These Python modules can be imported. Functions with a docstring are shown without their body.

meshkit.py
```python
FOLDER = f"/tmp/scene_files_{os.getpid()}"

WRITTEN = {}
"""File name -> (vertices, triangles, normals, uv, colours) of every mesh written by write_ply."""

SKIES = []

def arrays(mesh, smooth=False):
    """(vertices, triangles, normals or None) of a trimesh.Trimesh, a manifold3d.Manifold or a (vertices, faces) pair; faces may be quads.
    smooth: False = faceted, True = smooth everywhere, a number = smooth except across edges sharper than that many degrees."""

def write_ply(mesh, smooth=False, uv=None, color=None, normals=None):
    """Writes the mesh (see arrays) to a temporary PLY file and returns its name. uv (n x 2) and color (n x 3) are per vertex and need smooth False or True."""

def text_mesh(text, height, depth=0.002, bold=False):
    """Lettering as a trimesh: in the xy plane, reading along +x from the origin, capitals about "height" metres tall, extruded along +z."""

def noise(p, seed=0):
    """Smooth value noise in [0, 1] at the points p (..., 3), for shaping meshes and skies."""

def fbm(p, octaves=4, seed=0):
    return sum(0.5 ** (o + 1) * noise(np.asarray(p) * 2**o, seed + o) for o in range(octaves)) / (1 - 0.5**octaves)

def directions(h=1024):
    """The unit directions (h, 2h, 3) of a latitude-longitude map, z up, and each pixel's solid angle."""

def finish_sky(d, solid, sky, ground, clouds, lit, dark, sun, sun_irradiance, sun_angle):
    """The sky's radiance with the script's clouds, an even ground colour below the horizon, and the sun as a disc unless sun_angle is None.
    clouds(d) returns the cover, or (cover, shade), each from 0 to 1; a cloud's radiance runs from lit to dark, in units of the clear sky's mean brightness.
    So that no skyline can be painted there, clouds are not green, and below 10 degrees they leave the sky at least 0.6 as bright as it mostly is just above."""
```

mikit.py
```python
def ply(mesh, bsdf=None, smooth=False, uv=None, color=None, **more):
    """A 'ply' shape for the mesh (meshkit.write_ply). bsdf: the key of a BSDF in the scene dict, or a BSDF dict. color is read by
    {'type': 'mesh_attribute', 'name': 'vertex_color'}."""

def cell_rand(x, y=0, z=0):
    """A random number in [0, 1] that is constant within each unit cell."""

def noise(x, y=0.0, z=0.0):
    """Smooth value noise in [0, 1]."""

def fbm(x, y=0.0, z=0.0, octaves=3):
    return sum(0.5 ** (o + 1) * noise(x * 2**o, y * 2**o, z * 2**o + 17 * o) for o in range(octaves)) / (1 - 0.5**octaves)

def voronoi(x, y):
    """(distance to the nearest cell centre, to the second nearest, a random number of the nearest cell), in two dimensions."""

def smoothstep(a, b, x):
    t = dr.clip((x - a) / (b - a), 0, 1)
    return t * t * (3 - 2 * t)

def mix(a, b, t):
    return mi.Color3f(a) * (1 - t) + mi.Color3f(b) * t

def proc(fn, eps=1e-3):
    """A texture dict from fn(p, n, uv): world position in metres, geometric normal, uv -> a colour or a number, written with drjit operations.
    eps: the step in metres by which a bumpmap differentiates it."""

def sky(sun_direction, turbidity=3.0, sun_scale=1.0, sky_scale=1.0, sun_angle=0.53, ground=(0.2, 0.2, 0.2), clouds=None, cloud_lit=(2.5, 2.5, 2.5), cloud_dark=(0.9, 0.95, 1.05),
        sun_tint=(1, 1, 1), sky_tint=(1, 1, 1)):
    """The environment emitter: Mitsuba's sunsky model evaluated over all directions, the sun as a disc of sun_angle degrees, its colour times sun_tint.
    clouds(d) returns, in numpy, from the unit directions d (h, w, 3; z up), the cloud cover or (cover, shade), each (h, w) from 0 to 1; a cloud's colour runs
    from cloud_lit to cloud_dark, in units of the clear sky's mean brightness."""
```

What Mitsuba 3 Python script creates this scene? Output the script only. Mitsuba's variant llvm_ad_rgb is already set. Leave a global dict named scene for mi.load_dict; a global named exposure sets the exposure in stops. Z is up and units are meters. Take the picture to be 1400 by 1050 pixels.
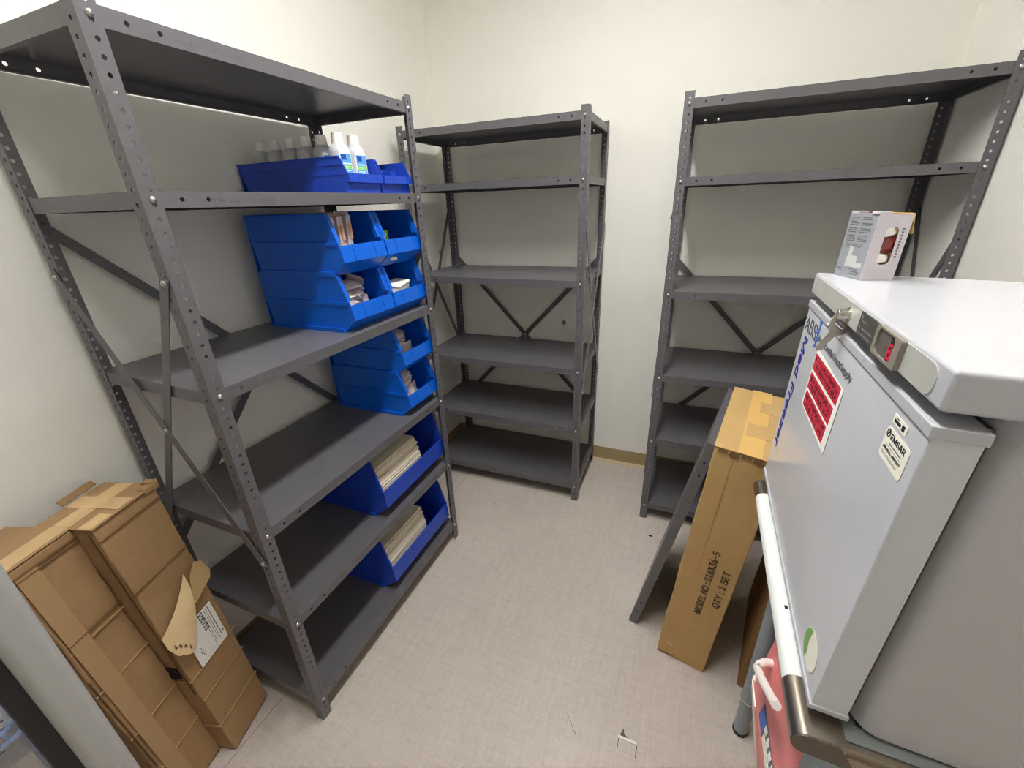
import math
import numpy as np, trimesh, mitsuba as mi, mikit, meshkit, drjit as dr
from shapely.geometry import Polygon, Point, box as sbox
from shapely import affinity
from shapely.ops import unary_union
from mikit import proc, noise, fbm, smoothstep, mix

scene, labels = {'type': 'scene'}, {}
rng = np.random.default_rng(7)
T4 = mi.ScalarTransform4f

# ------------------------------------------------------------------ camera, light, exposure
CAM = np.array([1.47, 0.0, 1.5732]); YAW, PITCH, ROLL, FPX = -0.4020, -0.4063, -0.0371, 573.88
fwd = np.array([math.sin(YAW) * math.cos(PITCH), math.cos(YAW) * math.cos(PITCH), math.sin(PITCH)])
right = np.array([math.cos(YAW), -math.sin(YAW), 0.0]); up0 = np.cross(right, fwd)
up = -math.sin(ROLL) * right + math.cos(ROLL) * up0
scene['camera'] = {'type': 'perspective', 'fov_axis': 'x', 'fov': math.degrees(2 * math.atan(700 / FPX)), 'near_clip': 0.02, 'far_clip': 50.0,
                   'to_world': T4().look_at(origin=CAM.tolist(), target=(CAM + fwd).tolist(), up=up.tolist())}
exposure = 2.05
CEIL = 2.74
LAMP = dict(x=1.16, y0=0.1, y1=1.5, w=0.15, power=(14.9, 14.7, 14.4))

# ------------------------------------------------------------------ materials
def rgb(c): return {'type': 'rgb', 'value': [float(v) for v in c]}
def lin(r, g, b): return [((v / 255 + 0.055) / 1.055) ** 2.4 if v > 10 else v / 255 / 12.92 for v in (r, g, b)]
def mat(key, col, rough=0.5, spec=0.5, metallic=0.0, bump=None, two=True, **kw):
    b = {'type': 'principled', 'base_color': proc(col) if callable(col) else rgb(col), 'roughness': rough, 'metallic': metallic, 'specular': spec, **kw}
    if bump: b = {'type': 'bumpmap', 'arbitrary': proc(bump[0]), 'scale': bump[1], 'bsdf': b}
    scene[key] = {'type': 'twosided', 'bsdf': b} if two else b
    return key

def wall_col(p, n, uv):
    return mix(lin(233, 232, 224), lin(236, 235, 228), fbm(p.x * 3, p.y * 3, p.z * 3))
mat('m_wall', wall_col, 0.75, 0.3, bump=(lambda p, n, uv: fbm(p.x * 160, p.y * 160, p.z * 160, 2), 0.0004))
mat('m_ceiling', lin(235, 233, 226), 0.9, 0.2)
mat('m_wallback', lin(236, 234, 226), 0.85, 0.2)
def floor_col(p, n, uv):
    a = noise(p.x * 620, p.y * 60) * 0.6 + noise(p.x * 170, p.y * 11 + 9) * 0.4
    b = noise(p.x * 60 + 3, p.y * 620) * 0.6 + noise(p.x * 11, p.y * 170 + 4) * 0.4
    w = (a + b) * 0.5 + 0.16 * (fbm(p.x * 7, p.y * 7) - 0.5)
    return mix(lin(188, 178, 169), lin(201, 191, 182), smoothstep(0.2, 0.8, w))
mat('m_floor', floor_col, 0.42, 0.4)
mat('m_seam', lin(84, 78, 72), 0.8)
mat('m_base', lin(160, 141, 104), 0.55, 0.4)
mat('m_basetoe', lin(196, 180, 146), 0.55, 0.4)
def steel_col(p, n, uv):
    return mix(lin(88, 87, 91), lin(96, 94, 98), fbm(p.x * 40, p.y * 40, p.z * 40))
mat('m_steel', steel_col, 0.36, 0.5)
mat('m_zinc', lin(200, 198, 192), 0.28, 0.5, metallic=1.0)
mat('m_bin', lin(5, 92, 202), 0.34, 0.5)
mat('m_binviolet', lin(32, 70, 182), 0.36, 0.5)
mat('m_binlarge', lin(28, 64, 172), 0.34, 0.5)
def kraft(c1, c2):
    def f(p, n, uv):
        return mix(lin(*c1), lin(*c2), 0.6 * fbm(p.x * 14, p.y * 14, p.z * 14) + 0.4 * noise(p.x * 200, p.y * 200, p.z * 50))
    return f
mat('m_kraft', kraft((150, 119, 84), (164, 132, 96)), 0.8, 0.25)
mat('m_kraftgold', kraft((178, 146, 96), (190, 157, 106)), 0.8, 0.25)
mat('m_kraftdark', kraft((122, 94, 60), (136, 104, 68)), 0.85, 0.2)
mat('m_tape', lin(196, 164, 118), 0.32, 0.5)
mat('m_tapegold', lin(206, 168, 102), 0.32, 0.5)
mat('m_tapepale', kraft((206, 178, 134), (220, 194, 150)), 0.5, 0.4)
mat('m_tapesoft', lin(168, 136, 98), 0.55, 0.4)
mat('m_kraftline', lin(168, 136, 98), 0.7, 0.3)
mat('m_goldline', lin(160, 130, 86), 0.8, 0.2)
mat('m_inksoft', lin(84, 84, 90), 0.6, 0.3)
mat('m_crease', lin(112, 86, 56), 0.85, 0.2)
mat('m_white', lin(174, 175, 180), 0.22, 0.5)
mat('m_doorwhite', lin(192, 194, 199), 0.16, 0.5)
mat('m_bodywhite', lin(172, 169, 170), 0.4, 0.5)
mat('m_panelgrey', lin(168, 169, 162), 0.45, 0.4)
mat('m_paper', lin(232, 230, 224), 0.75, 0.2)
mat('m_stickercream', lin(232, 229, 214), 0.55, 0.3)
mat('m_red', lin(196, 44, 66), 0.5, 0.4)
mat('m_ink', lin(40, 38, 42), 0.7, 0.2)
mat('m_inkgrey', lin(112, 112, 116), 0.7, 0.2)
mat('m_inkred', lin(110, 26, 40), 0.7, 0.2)
mat('m_inkblue', lin(58, 56, 140), 0.6, 0.3)
mat('m_inklight', lin(190, 190, 188), 0.6, 0.3)
mat('m_logoblue', lin(70, 110, 190), 0.5, 0.3)
mat('m_logogreen', lin(120, 168, 92), 0.5, 0.3)
mat('m_black', lin(30, 28, 30), 0.5, 0.4)
mat('m_display', lin(38, 36, 34), 0.2, 0.5)
mat('m_taupe', lin(128, 122, 112), 0.4, 0.4)
mat('m_taupedark', lin(86, 82, 76), 0.4, 0.4)
mat('m_dialred', lin(200, 30, 60), 0.4, 0.4)
mat('m_chrome', lin(214, 210, 202), 0.12, 0.5, metallic=1.0)
mat('m_key', lin(172, 164, 152), 0.4, 0.5, metallic=0.45)
mat('m_brushed', lin(170, 160, 146), 0.34, 0.5, metallic=1.0)
mat('m_brusheddark', lin(104, 94, 84), 0.4, 0.5, metallic=0.6)
mat('m_cartwhite', lin(226, 230, 226), 0.3, 0.5)
mat('m_carttop', lin(120, 124, 122), 0.4, 0.4)
mat('m_legpaint', lin(132, 144, 150), 0.38, 0.5)
mat('m_pink', lin(226, 128, 128), 0.4, 0.5)
mat('m_offwhite', lin(240, 232, 224), 0.45, 0.4)
mat('m_fridgegrey', lin(158, 158, 156), 0.42, 0.4)
mat('m_fridgeinside', lin(150, 160, 184), 0.5, 0.4)
mat('m_wireblue', lin(150, 186, 226), 0.35, 0.5)
mat('m_bottle', lin(186, 188, 194), 0.35, 0.5, spec_trans=0.0)
mat('m_cap', lin(236, 234, 230), 0.45, 0.4)
mat('m_labelblue', lin(82, 152, 226), 0.4, 0.4)
mat('m_labelnavy', lin(34, 70, 150), 0.4, 0.4)
mat('m_labelgreen', lin(140, 208, 120), 0.4, 0.4)
mat('m_pouch', lin(196, 184, 182), 0.28, 0.6)
mat('m_pouchlilac', lin(186, 172, 180), 0.26, 0.6)
mat('m_pouchwhite', lin(222, 214, 208), 0.45, 0.5)
mat('m_orange', lin(190, 146, 116), 0.5, 0.4)
mat('m_brown', lin(120, 82, 66), 0.5, 0.4)
mat('m_green', lin(132, 196, 56), 0.45, 0.4)
mat('m_cream', lin(240, 236, 214), 0.5, 0.4)
mat('m_padpaper', lin(226, 216, 196), 0.8, 0.2)
mat('m_padpaper2', lin(236, 230, 216), 0.8, 0.2)
mat('m_padpaper3', lin(206, 198, 182), 0.8, 0.2)
mat('m_boxgrey', lin(148, 151, 156), 0.35, 0.5)
mat('m_boxwhite', lin(196, 188, 194), 0.4, 0.5)
mat('m_boxyellow', lin(226, 186, 110), 0.6, 0.3)
mat('m_foil', lin(222, 218, 210), 0.2, 0.5, metallic=0.9)
mat('m_darkred', lin(120, 40, 36), 0.3, 0.5)
mat('m_cavity', lin(120, 84, 50), 0.7, 0.3)
mat('m_film', lin(206, 196, 190), 0.2, 0.6)
scene['m_glass'] = {'type': 'thindielectric', 'int_ior': 1.5}
scene['m_clearfilm'] = {'type': 'principledthin', 'base_color': rgb((0.9, 0.88, 0.88)), 'roughness': 0.25, 'spec_trans': 0.75, 'diff_trans': 0.5}

# ------------------------------------------------------------------ object helpers
def numbered(k):
    if k not in scene and not any(s.startswith(k + '__') for s in scene): return k
    i = 1
    while f'{k}_{i:03d}' in scene or any(s.startswith(f'{k}_{i:03d}__') for s in scene): i += 1
    return f'{k}_{i:03d}'
used_keys = set()
def newkey(k):
    if k not in used_keys: used_keys.add(k); return k
    i = 1
    while f'{k}_{i:03d}' in used_keys: i += 1
    used_keys.add(f'{k}_{i:03d}'); return f'{k}_{i:03d}'
def thing(name, label=None, cat=None, group=None, kind=None):
    key = newkey(name); d = {}
    if label: d['label'] = label
    if cat: d['category'] = cat
    if group: d['group'] = group
    if kind: d['kind'] = kind
    labels[key] = d
    return key
def part(parent, name, mesh, m, M=None, smooth=False, label=None, kind=None):
    key = newkey(parent + '__' + name)
    d = mesh if isinstance(mesh, dict) else mikit.ply(mesh, m, smooth=smooth)
    d = dict(d)
    if m: d['bsdf'] = {'type': 'ref', 'id': m}
    if M is not None: d['to_world'] = T4(np.asarray(M, float).tolist())
    scene[key] = d
    if label or kind:
        labels[key] = {}
        if label: labels[key]['label'] = label
        if kind: labels[key]['kind'] = kind
    return key
def whole(key, mesh, m, M=None, smooth=False):
    d = dict(mesh) if isinstance(mesh, dict) else mikit.ply(mesh, m, smooth=smooth)
    d['bsdf'] = {'type': 'ref', 'id': m}
    if M is not None: d['to_world'] = T4(np.asarray(M, float).tolist())
    scene[key] = d
def struct(name, mesh, m):
    key = newkey(name); whole(key, mesh, m); labels[key] = {'kind': 'structure'}
    return key

# ------------------------------------------------------------------ mesh helpers
cat_ = trimesh.util.concatenate
def bx(x0, x1, y0, y1, z0, z1):
    m = trimesh.creation.box(extents=(x1 - x0, y1 - y0, z1 - z0)); m.apply_translation(((x0 + x1) / 2, (y0 + y1) / 2, (z0 + z1) / 2)); return m
def rbox(x0, x1, y0, y1, z0, z1, r):
    """box with bevelled edges"""
    import manifold3d as m3
    c = []
    for a in (x0 + r, x1 - r):
        for b in (y0 + r, y1 - r):
            for d in (z0 + r, z1 - r):
                s = m3.Manifold.sphere(r, 12); c.append(s.translate((a, b, d)))
    h = m3.Manifold.batch_hull(c).to_mesh()
    return trimesh.Trimesh(h.vert_properties[:, :3], h.tri_verts, process=False)
def ext(poly, h):
    if poly.geom_type == 'MultiPolygon': return cat_([ext(g, h) for g in poly.geoms])
    return trimesh.creation.extrude_polygon(poly, h, engine='earcut')
def basis(o, ex, ey, ez):
    M = np.eye(4); M[:3, 0], M[:3, 1], M[:3, 2], M[:3, 3] = ex, ey, ez, o; return M
def tr(m, M):
    m = m.copy(); m.apply_transform(M); return m
def moved(m, x, y, z):
    m = m.copy(); m.apply_translation((x, y, z)); return m
def tube(pts, r, n=10):
    pts = np.asarray(pts, float); out = []
    rings = []
    for i, p in enumerate(pts):
        d = pts[min(i + 1, len(pts) - 1)] - pts[max(i - 1, 0)]; d /= np.linalg.norm(d)
        a = np.cross(d, [0.123, 0.456, 0.88]); a /= np.linalg.norm(a); b = np.cross(d, a)
        if rings:  # keep the frame from twisting
            a = pa - d * (pa @ d); a /= np.linalg.norm(a); b = np.cross(d, a)
        pa = a
        t = np.arange(n) * 2 * np.pi / n
        rings.append(p + r * (np.cos(t)[:, None] * a + np.sin(t)[:, None] * b))
    v = np.vstack(rings + [pts[:1], pts[-1:]]); f = []
    for i in range(len(pts) - 1):
        for k in range(n):
            a0, a1, b0, b1 = i * n + k, i * n + (k + 1) % n, (i + 1) * n + k, (i + 1) * n + (k + 1) % n
            f += [(a0, a1, b1), (a0, b1, b0)]
    L = len(pts) * n
    for k in range(n):
        f += [(L, (k + 1) % n, k), (L + 1, (len(pts) - 1) * n + k, (len(pts) - 1) * n + (k + 1) % n)]
    m = trimesh.Trimesh(v, f, process=False); trimesh.repair.fix_normals(m); return m
def lathe(prof, n=28):
    m = trimesh.creation.revolve(np.asarray(prof, float), sections=n); trimesh.repair.fix_normals(m); return m
def cyl(r, h, n=20):
    m = trimesh.creation.cylinder(radius=r, height=h, sections=n); m.apply_translation((0, 0, h / 2)); return m
def rrect(x0, y0, x1, y1, r, q=6):
    return sbox(x0 + r, y0 + r, x1 - r, y1 - r).buffer(r, quad_segs=q)
def plate(P, Q, w, t, nrm):
    """flat bar from P to Q of width w, thickness t along nrm"""
    P, Q, nrm = (np.asarray(a, float) for a in (P, Q, nrm)); d = Q - P; L = np.linalg.norm(d); d /= L
    s = np.cross(nrm, d)
    hole = [Point(0.0, 0).buffer(0.003, quad_segs=2), Point(L, 0).buffer(0.003, quad_segs=2)]
    poly = sbox(-0.012, -w / 2, L + 0.012, w / 2)
    m = ext(poly, t); return tr(m, basis(P, d, s, nrm))
def text(s, h, depth=0.0004, bold=False): return meshkit.text_mesh(s, h, depth, bold)
def text_fit(s, width, h, depth=0.0004, bold=False):
    m = text(s, h, depth, bold); b = m.bounds; m.apply_translation((-b[0][0], 0, 0)); m.apply_scale([width / (b[1][0] - b[0][0]), 1, 1]); return m

# ------------------------------------------------------------------ the room
X0, X1, Y0, Y1 = 0.040, 2.302, -1.45, 2.374
WT = 0.1
struct('wall_back', bx(X0 - WT, X1 + WT, Y1, Y1 + WT, 0, CEIL), 'm_wall')
struct('wall_left', bx(X0 - WT, X0, Y0, Y1, 0, CEIL), 'm_wall')
struct('wall_right', bx(X1, X1 + WT, Y0, Y1, 0, CEIL), 'm_wall')
struct('wall_front', bx(X0 - WT, X1 + WT, Y0 - WT, Y0, 0, CEIL), 'm_wallback')
struct('ceiling', bx(X0 - WT, X1 + WT, Y0 - WT, Y1 + WT, CEIL, CEIL + 0.08), 'm_ceiling')
SEAM = 0.322
flo = struct('floor', bx(X0 - WT, X1 + WT, Y0 - WT, Y1 + WT, -0.06, -0.0015), 'm_seam')
for a, b in ((X0, SEAM - 0.0009), (SEAM + 0.0009, X1)):
    part(flo, 'vinyl_sheet', bx(a, b, Y0, Y1, -0.0015, 0), 'm_floor')
def cove(L):
    pr = Polygon([(0, 0), (0.016, 0), (0.0135, 0.006), (0.008, 0.012), (0.005, 0.019), (0.0042, 0.028), (0.0042, 0.099), (0.003, 0.102), (0, 0.102)])
    return ext(pr, L)
def baseboard(name, o, along, out, L):
    k = newkey(name); labels[k] = {'kind': 'structure'}
    M = basis(o, out, [0, 0, 1], along)
    scene[k] = {**mikit.ply(tr(cove(L), M), 'm_base')}
    toe = ext(Polygon([(0.005, 0.0185), (0.0084, 0.0125), (0.0140, 0.0062), (0.0168, 0.0), (0.0174, 0.0), (0.0146, 0.0068), (0.0088, 0.0132), (0.0055, 0.0195)]), L)
    part(k, 'toe', tr(toe, M), 'm_basetoe')
baseboard('baseboard_back', (X0, Y1, 0), (1, 0, 0), (0, -1, 0), X1 - X0)
baseboard('baseboard_left', (X0, Y0, 0), (0, 1, 0), (1, 0, 0), Y1 - Y0)
baseboard('baseboard_right', (X1, Y0, 0), (0, 1, 0), (-1, 0, 0), Y1 - Y0)

# ceiling lamp: a slim surface-mounted strip
lamp = thing('ceiling_lamp', 'long slim white strip lamp mounted on the ceiling', 'ceiling lamp')
lw, y0, y1, lx = LAMP['w'], LAMP['y0'], LAMP['y1'], LAMP['x']
part(lamp, 'housing', bx(lx - lw / 2 - 0.02, lx + lw / 2 + 0.02, y0 - 0.02, y1 + 0.02, CEIL - 0.03, CEIL), 'm_ceiling')
dm = ext(Polygon([(lw / 2 * math.cos(t), 0.006 * math.sin(t)) for t in np.linspace(0, math.pi, 17)]), y1 - y0)
dm = tr(dm, basis((lx, y0, CEIL - 0.030), (1, 0, 0), (0, 0, -1), (0, 1, 0)))
k = part(lamp, 'diffuser', dm, 'm_ceiling')
scene[k]['emitter'] = {'type': 'area', 'radiance': rgb(LAMP['power'])}

# ------------------------------------------------------------------ steel shelving
W, D, H = 0.9145, 0.446, 1.9207
FL, TH = 0.034, 0.0018
def flange_poly():
    p = sbox(0, 0, FL, H)
    hs = [Point(0.019, z).buffer(0.0043, quad_segs=2) for z in np.arange(0.0185, H - 0.01, 0.0254)]
    return p.difference(unary_union(hs))
fp = ext(flange_poly(), TH)                       # x across, y up, z thickness
f_front = tr(fp, basis((0, 0, 0), (1, 0, 0), (0, 0, 1), (0, 1, 0)))
f_front.invert() if f_front.volume < 0 else None
f_side = tr(fp, basis((0, 0, 0), (0, 1, 0), (0, 0, 1), (1, 0, 0)))
f_side.invert() if f_side.volume < 0 else None
post0 = cat_([f_front, f_side])
def mirror(m, sx, sy, ox, oy):
    v = m.vertices * [sx, sy, 1] + [ox, oy, 0]; f = m.faces if sx * sy > 0 else m.faces[:, ::-1]
    return trimesh.Trimesh(v, f, process=False)
POSTS = [mikit.ply(mirror(post0, sx, sy, ox, oy)) for sx, sy, ox, oy in ((1, 1, 0, 0), (-1, 1, W, 0), (1, -1, 0, D), (-1, -1, W, D))]
LIP = 0.031
def shelf_mesh(W=W - 0.005, D=D - 0.005):
    t = 0.0014; ms = [bx(0, W, 0, D, -t, 0)]
    hx = [0.071, 0.124, W - 0.124, W - 0.071]
    def lip(L, holes):
        p = sbox(0, -LIP, L, -t)
        p = p.difference(unary_union([Point(x, -LIP / 2).buffer(0.0046, quad_segs=2) for x in holes]))
        return ext(p, t)
    ms.append(tr(lip(W, hx), basis((0, t, 0), (1, 0, 0), (0, 0, 1), (0, -1, 0))))
    ms.append(tr(lip(W, hx), basis((0, D, 0), (1, 0, 0), (0, 0, 1), (0, -1, 0))))
    ms.append(tr(lip(D - 2 * t, []), basis((t, D - t, 0), (0, -1, 0), (0, 0, 1), (-1, 0, 0))))
    ms.append(tr(lip(D - 2 * t, []), basis((W, D - t, 0), (0, -1, 0), (0, 0, 1), (-1, 0, 0))))
    r = 0.012
    ms += [bx(0, W, t, r, -LIP, -LIP + t), bx(0, W, D - r, D - t, -LIP, -LIP + t), bx(t, r, r, D - r, -LIP, -LIP + t), bx(W - r, W - t, r, D - r, -LIP, -LIP + t)]
    return cat_(ms)
SHELF = mikit.ply(shelf_mesh())
bolt_m = lathe([(0, 0.0048), (0.003, 0.0045), (0.0055, 0.003), (0.0066, 0.0008), (0.0066, 0), (0, 0)], 14)
BOLT = mikit.ply(bolt_m, smooth=40)
def bolt_M(p, n):
    n = np.asarray(n, float); a = np.cross(n, [0, 0, 1.0]); a /= np.linalg.norm(a); return basis(p, a, np.cross(n, a), n)
def shelving(o, rot, zs, label, back, left=None, right_=None):
    k = thing('shelving_unit', label, 'shelving unit', None)
    c, s = math.cos(rot), math.sin(rot)
    M = basis((o[0], o[1], 0), (c, s, 0), (-s, c, 0), (0, 0, 1))
    for p in POSTS: part(k, 'post', p, 'm_steel', M)
    for z in zs:
        part(k, 'shelf', SHELF, 'm_steel', M @ basis((0.0025, 0.0025, z + LIP / 2), (1, 0, 0), (0, 1, 0), (0, 0, 1)))
        for u in (0.019, W - 0.019): part(k, 'bolt', BOLT, 'm_zinc', M @ bolt_M((u, 0, z), (0, -1, 0)))
    def cross(P, Q, R, S, n):
        n = np.asarray(n, float)
        for i, (a, b) in enumerate(((P, Q), (R, S))):
            off = n * (0.0005 + 0.0028 * i)
            part(k, 'brace', plate(np.array(a) + off, np.array(b) + off, 0.025, 0.002, n), 'm_steel', M)
            for e in (a, b): part(k, 'bolt', BOLT, 'm_zinc', M @ bolt_M(np.array(e) + off + n * 0.002, n))
        mid = (np.array(P) + Q) / 2
        part(k, 'bolt', BOLT, 'm_zinc', M @ bolt_M(mid + n * 0.0055, n)); part(k, 'bolt', BOLT, 'm_zinc', M @ bolt_M(mid - n * 0.0002, -n))
    if back: cross((0.019, D, back[0]), (W - 0.019, D, back[1]), (W - 0.019, D, back[0]), (0.019, D, back[1]), (0, 1, 0))
    if left: cross((0, 0.019, left[0]), (0, D - 0.019, left[1]), (0, D - 0.019, left[0]), (0, 0.019, left[1]), (-1, 0, 0))
    if right_: cross((W, 0.019, right_[0]), (W, D - 0.019, right_[1]), (W, D - 0.019, right_[0]), (W, 0.019, right_[1]), (1, 0, 0))
    return k, M
zA = [1.8817, 1.6025, 1.1914, 0.7806, 0.4443, 0.0877]
zB = [1.8861, 1.6544, 1.2208, 0.7840, 0.4502, 0.0921]
zC = [1.8822, 1.6272, 1.1928, 0.8093, 0.4723, 0.0839]
kA, MA = shelving((0.5162, 0.5263), math.pi / 2 - 0.0070, zA, 'tall dark grey steel shelving unit by the left wall, holding the blue bins', (1.56, 0.62), (1.449, 0.70), (1.449, 0.70))
kB, MB = shelving((0.1168, 1.9052), 0.0088, zB, 'empty dark grey steel shelving unit in the far left corner of the room', (1.286, 0.36), (1.53, 0.77), (1.45, 0.67))
kC, MC = shelving((1.3782, 1.9011), -0.0041, zC, 'dark grey steel shelving unit at the back behind the white freezer', (1.288, 0.36), (1.50, 0.72), (1.50, 0.72))
def embossed(k, M, z, u0):
    ms = []
    r = np.random.default_rng(3)
    for i, u in enumerate(np.concatenate([np.linspace(0, 0.045, 7), np.linspace(0.07, 0.14, 10)])):
        ms.append(bx(u0 + u, u0 + u + 0.004, 0.00195, 0.003, z - 0.004 + 0.0015 * r.random(), z + 0.004 - 0.004 * r.random()))
        ms.append(bx(u0 + u, u0 + u + 0.0055, 0.0020, 0.003, z - 0.0045, z - 0.0035))
    part(k, 'embossed_mark', cat_(ms), 'm_steel', M)
for z in zA[:2]: embossed(kA, MA, z, 0.15)

# ------------------------------------------------------------------ blue bins (local: x depth from the wall to the front, y width, z up)
def shell_bin(side, y0, y1, t, front_low, front_high, taper=0.0, ribs=(), bottom_front=None):
    """side: outline of the side wall as (x, z) pairs, front_low / front_high: (x, z) of the front lip."""
    ms = []
    sp = Polygon(side)
    for y, sg in ((y0, 0), (y1 - t, 1)):
        ms.append(tr(ext(sp, t), basis((0, y + t, 0), (1, 0, 0), (0, 0, 1), (0, -1, 0))))
    xs = sorted(side); zmin = min(p[1] for p in side); 
    xb = min(p[0] for p in side); zt = max(p[1] for p in side)
    ms.append(bx(xb, xb + t, y0, y1, zmin, zt))                                   # back
    fx = bottom_front
    ms.append(bx(xb, fx, y0, y1, zmin, zmin + t))                                 # bottom
    def slab(p, q):                                                               # sloped slab across the width between two side points
        (xa, za), (xc, zc) = p, q; L = math.hypot(xc - xa, zc - za); d = np.array([(xc - xa) / L, 0, (zc - za) / L]); nn = np.array([-d[2], 0, d[0]])
        return tr(ext(sbox(0, 0, L, y1 - y0), t), basis((xa, y0, za), d, (0, 1, 0), nn))
    ms.append(slab((fx, zmin), front_low)); ms.append(slab(front_low, front_high))
    return ms
def rail(x0, x1, y, z, sg, w=0.006, h=0.006):
    return bx(x0, x1, min(y, y + sg * w), max(y, y + sg * w), z - h / 2, z + h / 2)

def stack_bin(zb, yc, label, group='blue stacking bins', m='m_bin', W=0.205, Hh=0.178):
    k = thing('storage_bin', label, 'bin', group)
    y0, y1 = yc - W / 2, yc + W / 2
    side = [(0.150, 0), (0.462, 0), (0.508, 0.040), (0.499, 0.088), (0.468, Hh), (0.128, Hh), (0.135, 0.10)]
    t = 0.003
    body = shell_bin(side, y0, y1, t, (0.508, 0.040), (0.499, 0.088), bottom_front=0.462)
    ms = list(body)
    for y, sg in ((y0, -1), (y1, 1)):                                             # stepped side ledges
        ms.append(rail(0.137, 0.492, y, 0.094, sg, 0.0055, 0.010)); ms.append(rail(0.128, 0.468, y, Hh - 0.003, sg, 0.003, 0.007))
        ms.append(rail(0.150, 0.464, y, 0.0065, sg, 0.0075, 0.013))
    M = np.eye(4); M[2, 3] = zb
    part(k, 'body', cat_(ms), m, M)
    
    d = np.array([-0.009, 0, 0.048]); d /= np.linalg.norm(d); nn = np.array([d[2], 0, -d[0]])
    # front lip with two upright grooves, a rolled edge along the side openings
    for a, b in ((y0, y0 + 0.052), (y0 + 0.0545, y1 - 0.0545), (y1 - 0.052, y1)):
        part(k, 'label_holder', tr(ext(sbox(0, 0, 0.049, b - a), 0.0022), basis((0.508, a, 0.040), d, (0, 1, 0), nn)), m, M)
    for y in (y0 + 0.001, y1 - 0.001):
        part(k, 'rim', tube([(0.499, y, 0.088), (0.468, y, Hh - 0.001), (0.30, y, Hh), (0.13, y, Hh)], 0.0034, 8), m, M, smooth=40)
    # inner corner folds seen at the opening
    for y, sg in ((y0 + t, 1), (y1 - t, -1)):
        pr = Polygon([(0.452, 0.172), (0.468, Hh - 0.002), (0.494, 0.100), (0.480, 0.097)])
        part(k, 'corner_fold', tr(ext(pr, 0.012), basis((0, y if sg < 0 else y + 0.012, 0), (1, 0, 0), (0, 0, 1), (0, -1, 0))), m, M)
    return k
st = zA[2] + LIP / 2; su = zA[3] + LIP / 2
b_ll = stack_bin(st, 1.114, 'blue stacking bin full of foil sachets, standing on the third shelf')
b_lr = stack_bin(st, 1.327, 'blue stacking bin with a cream box in it, on the third shelf')
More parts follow.
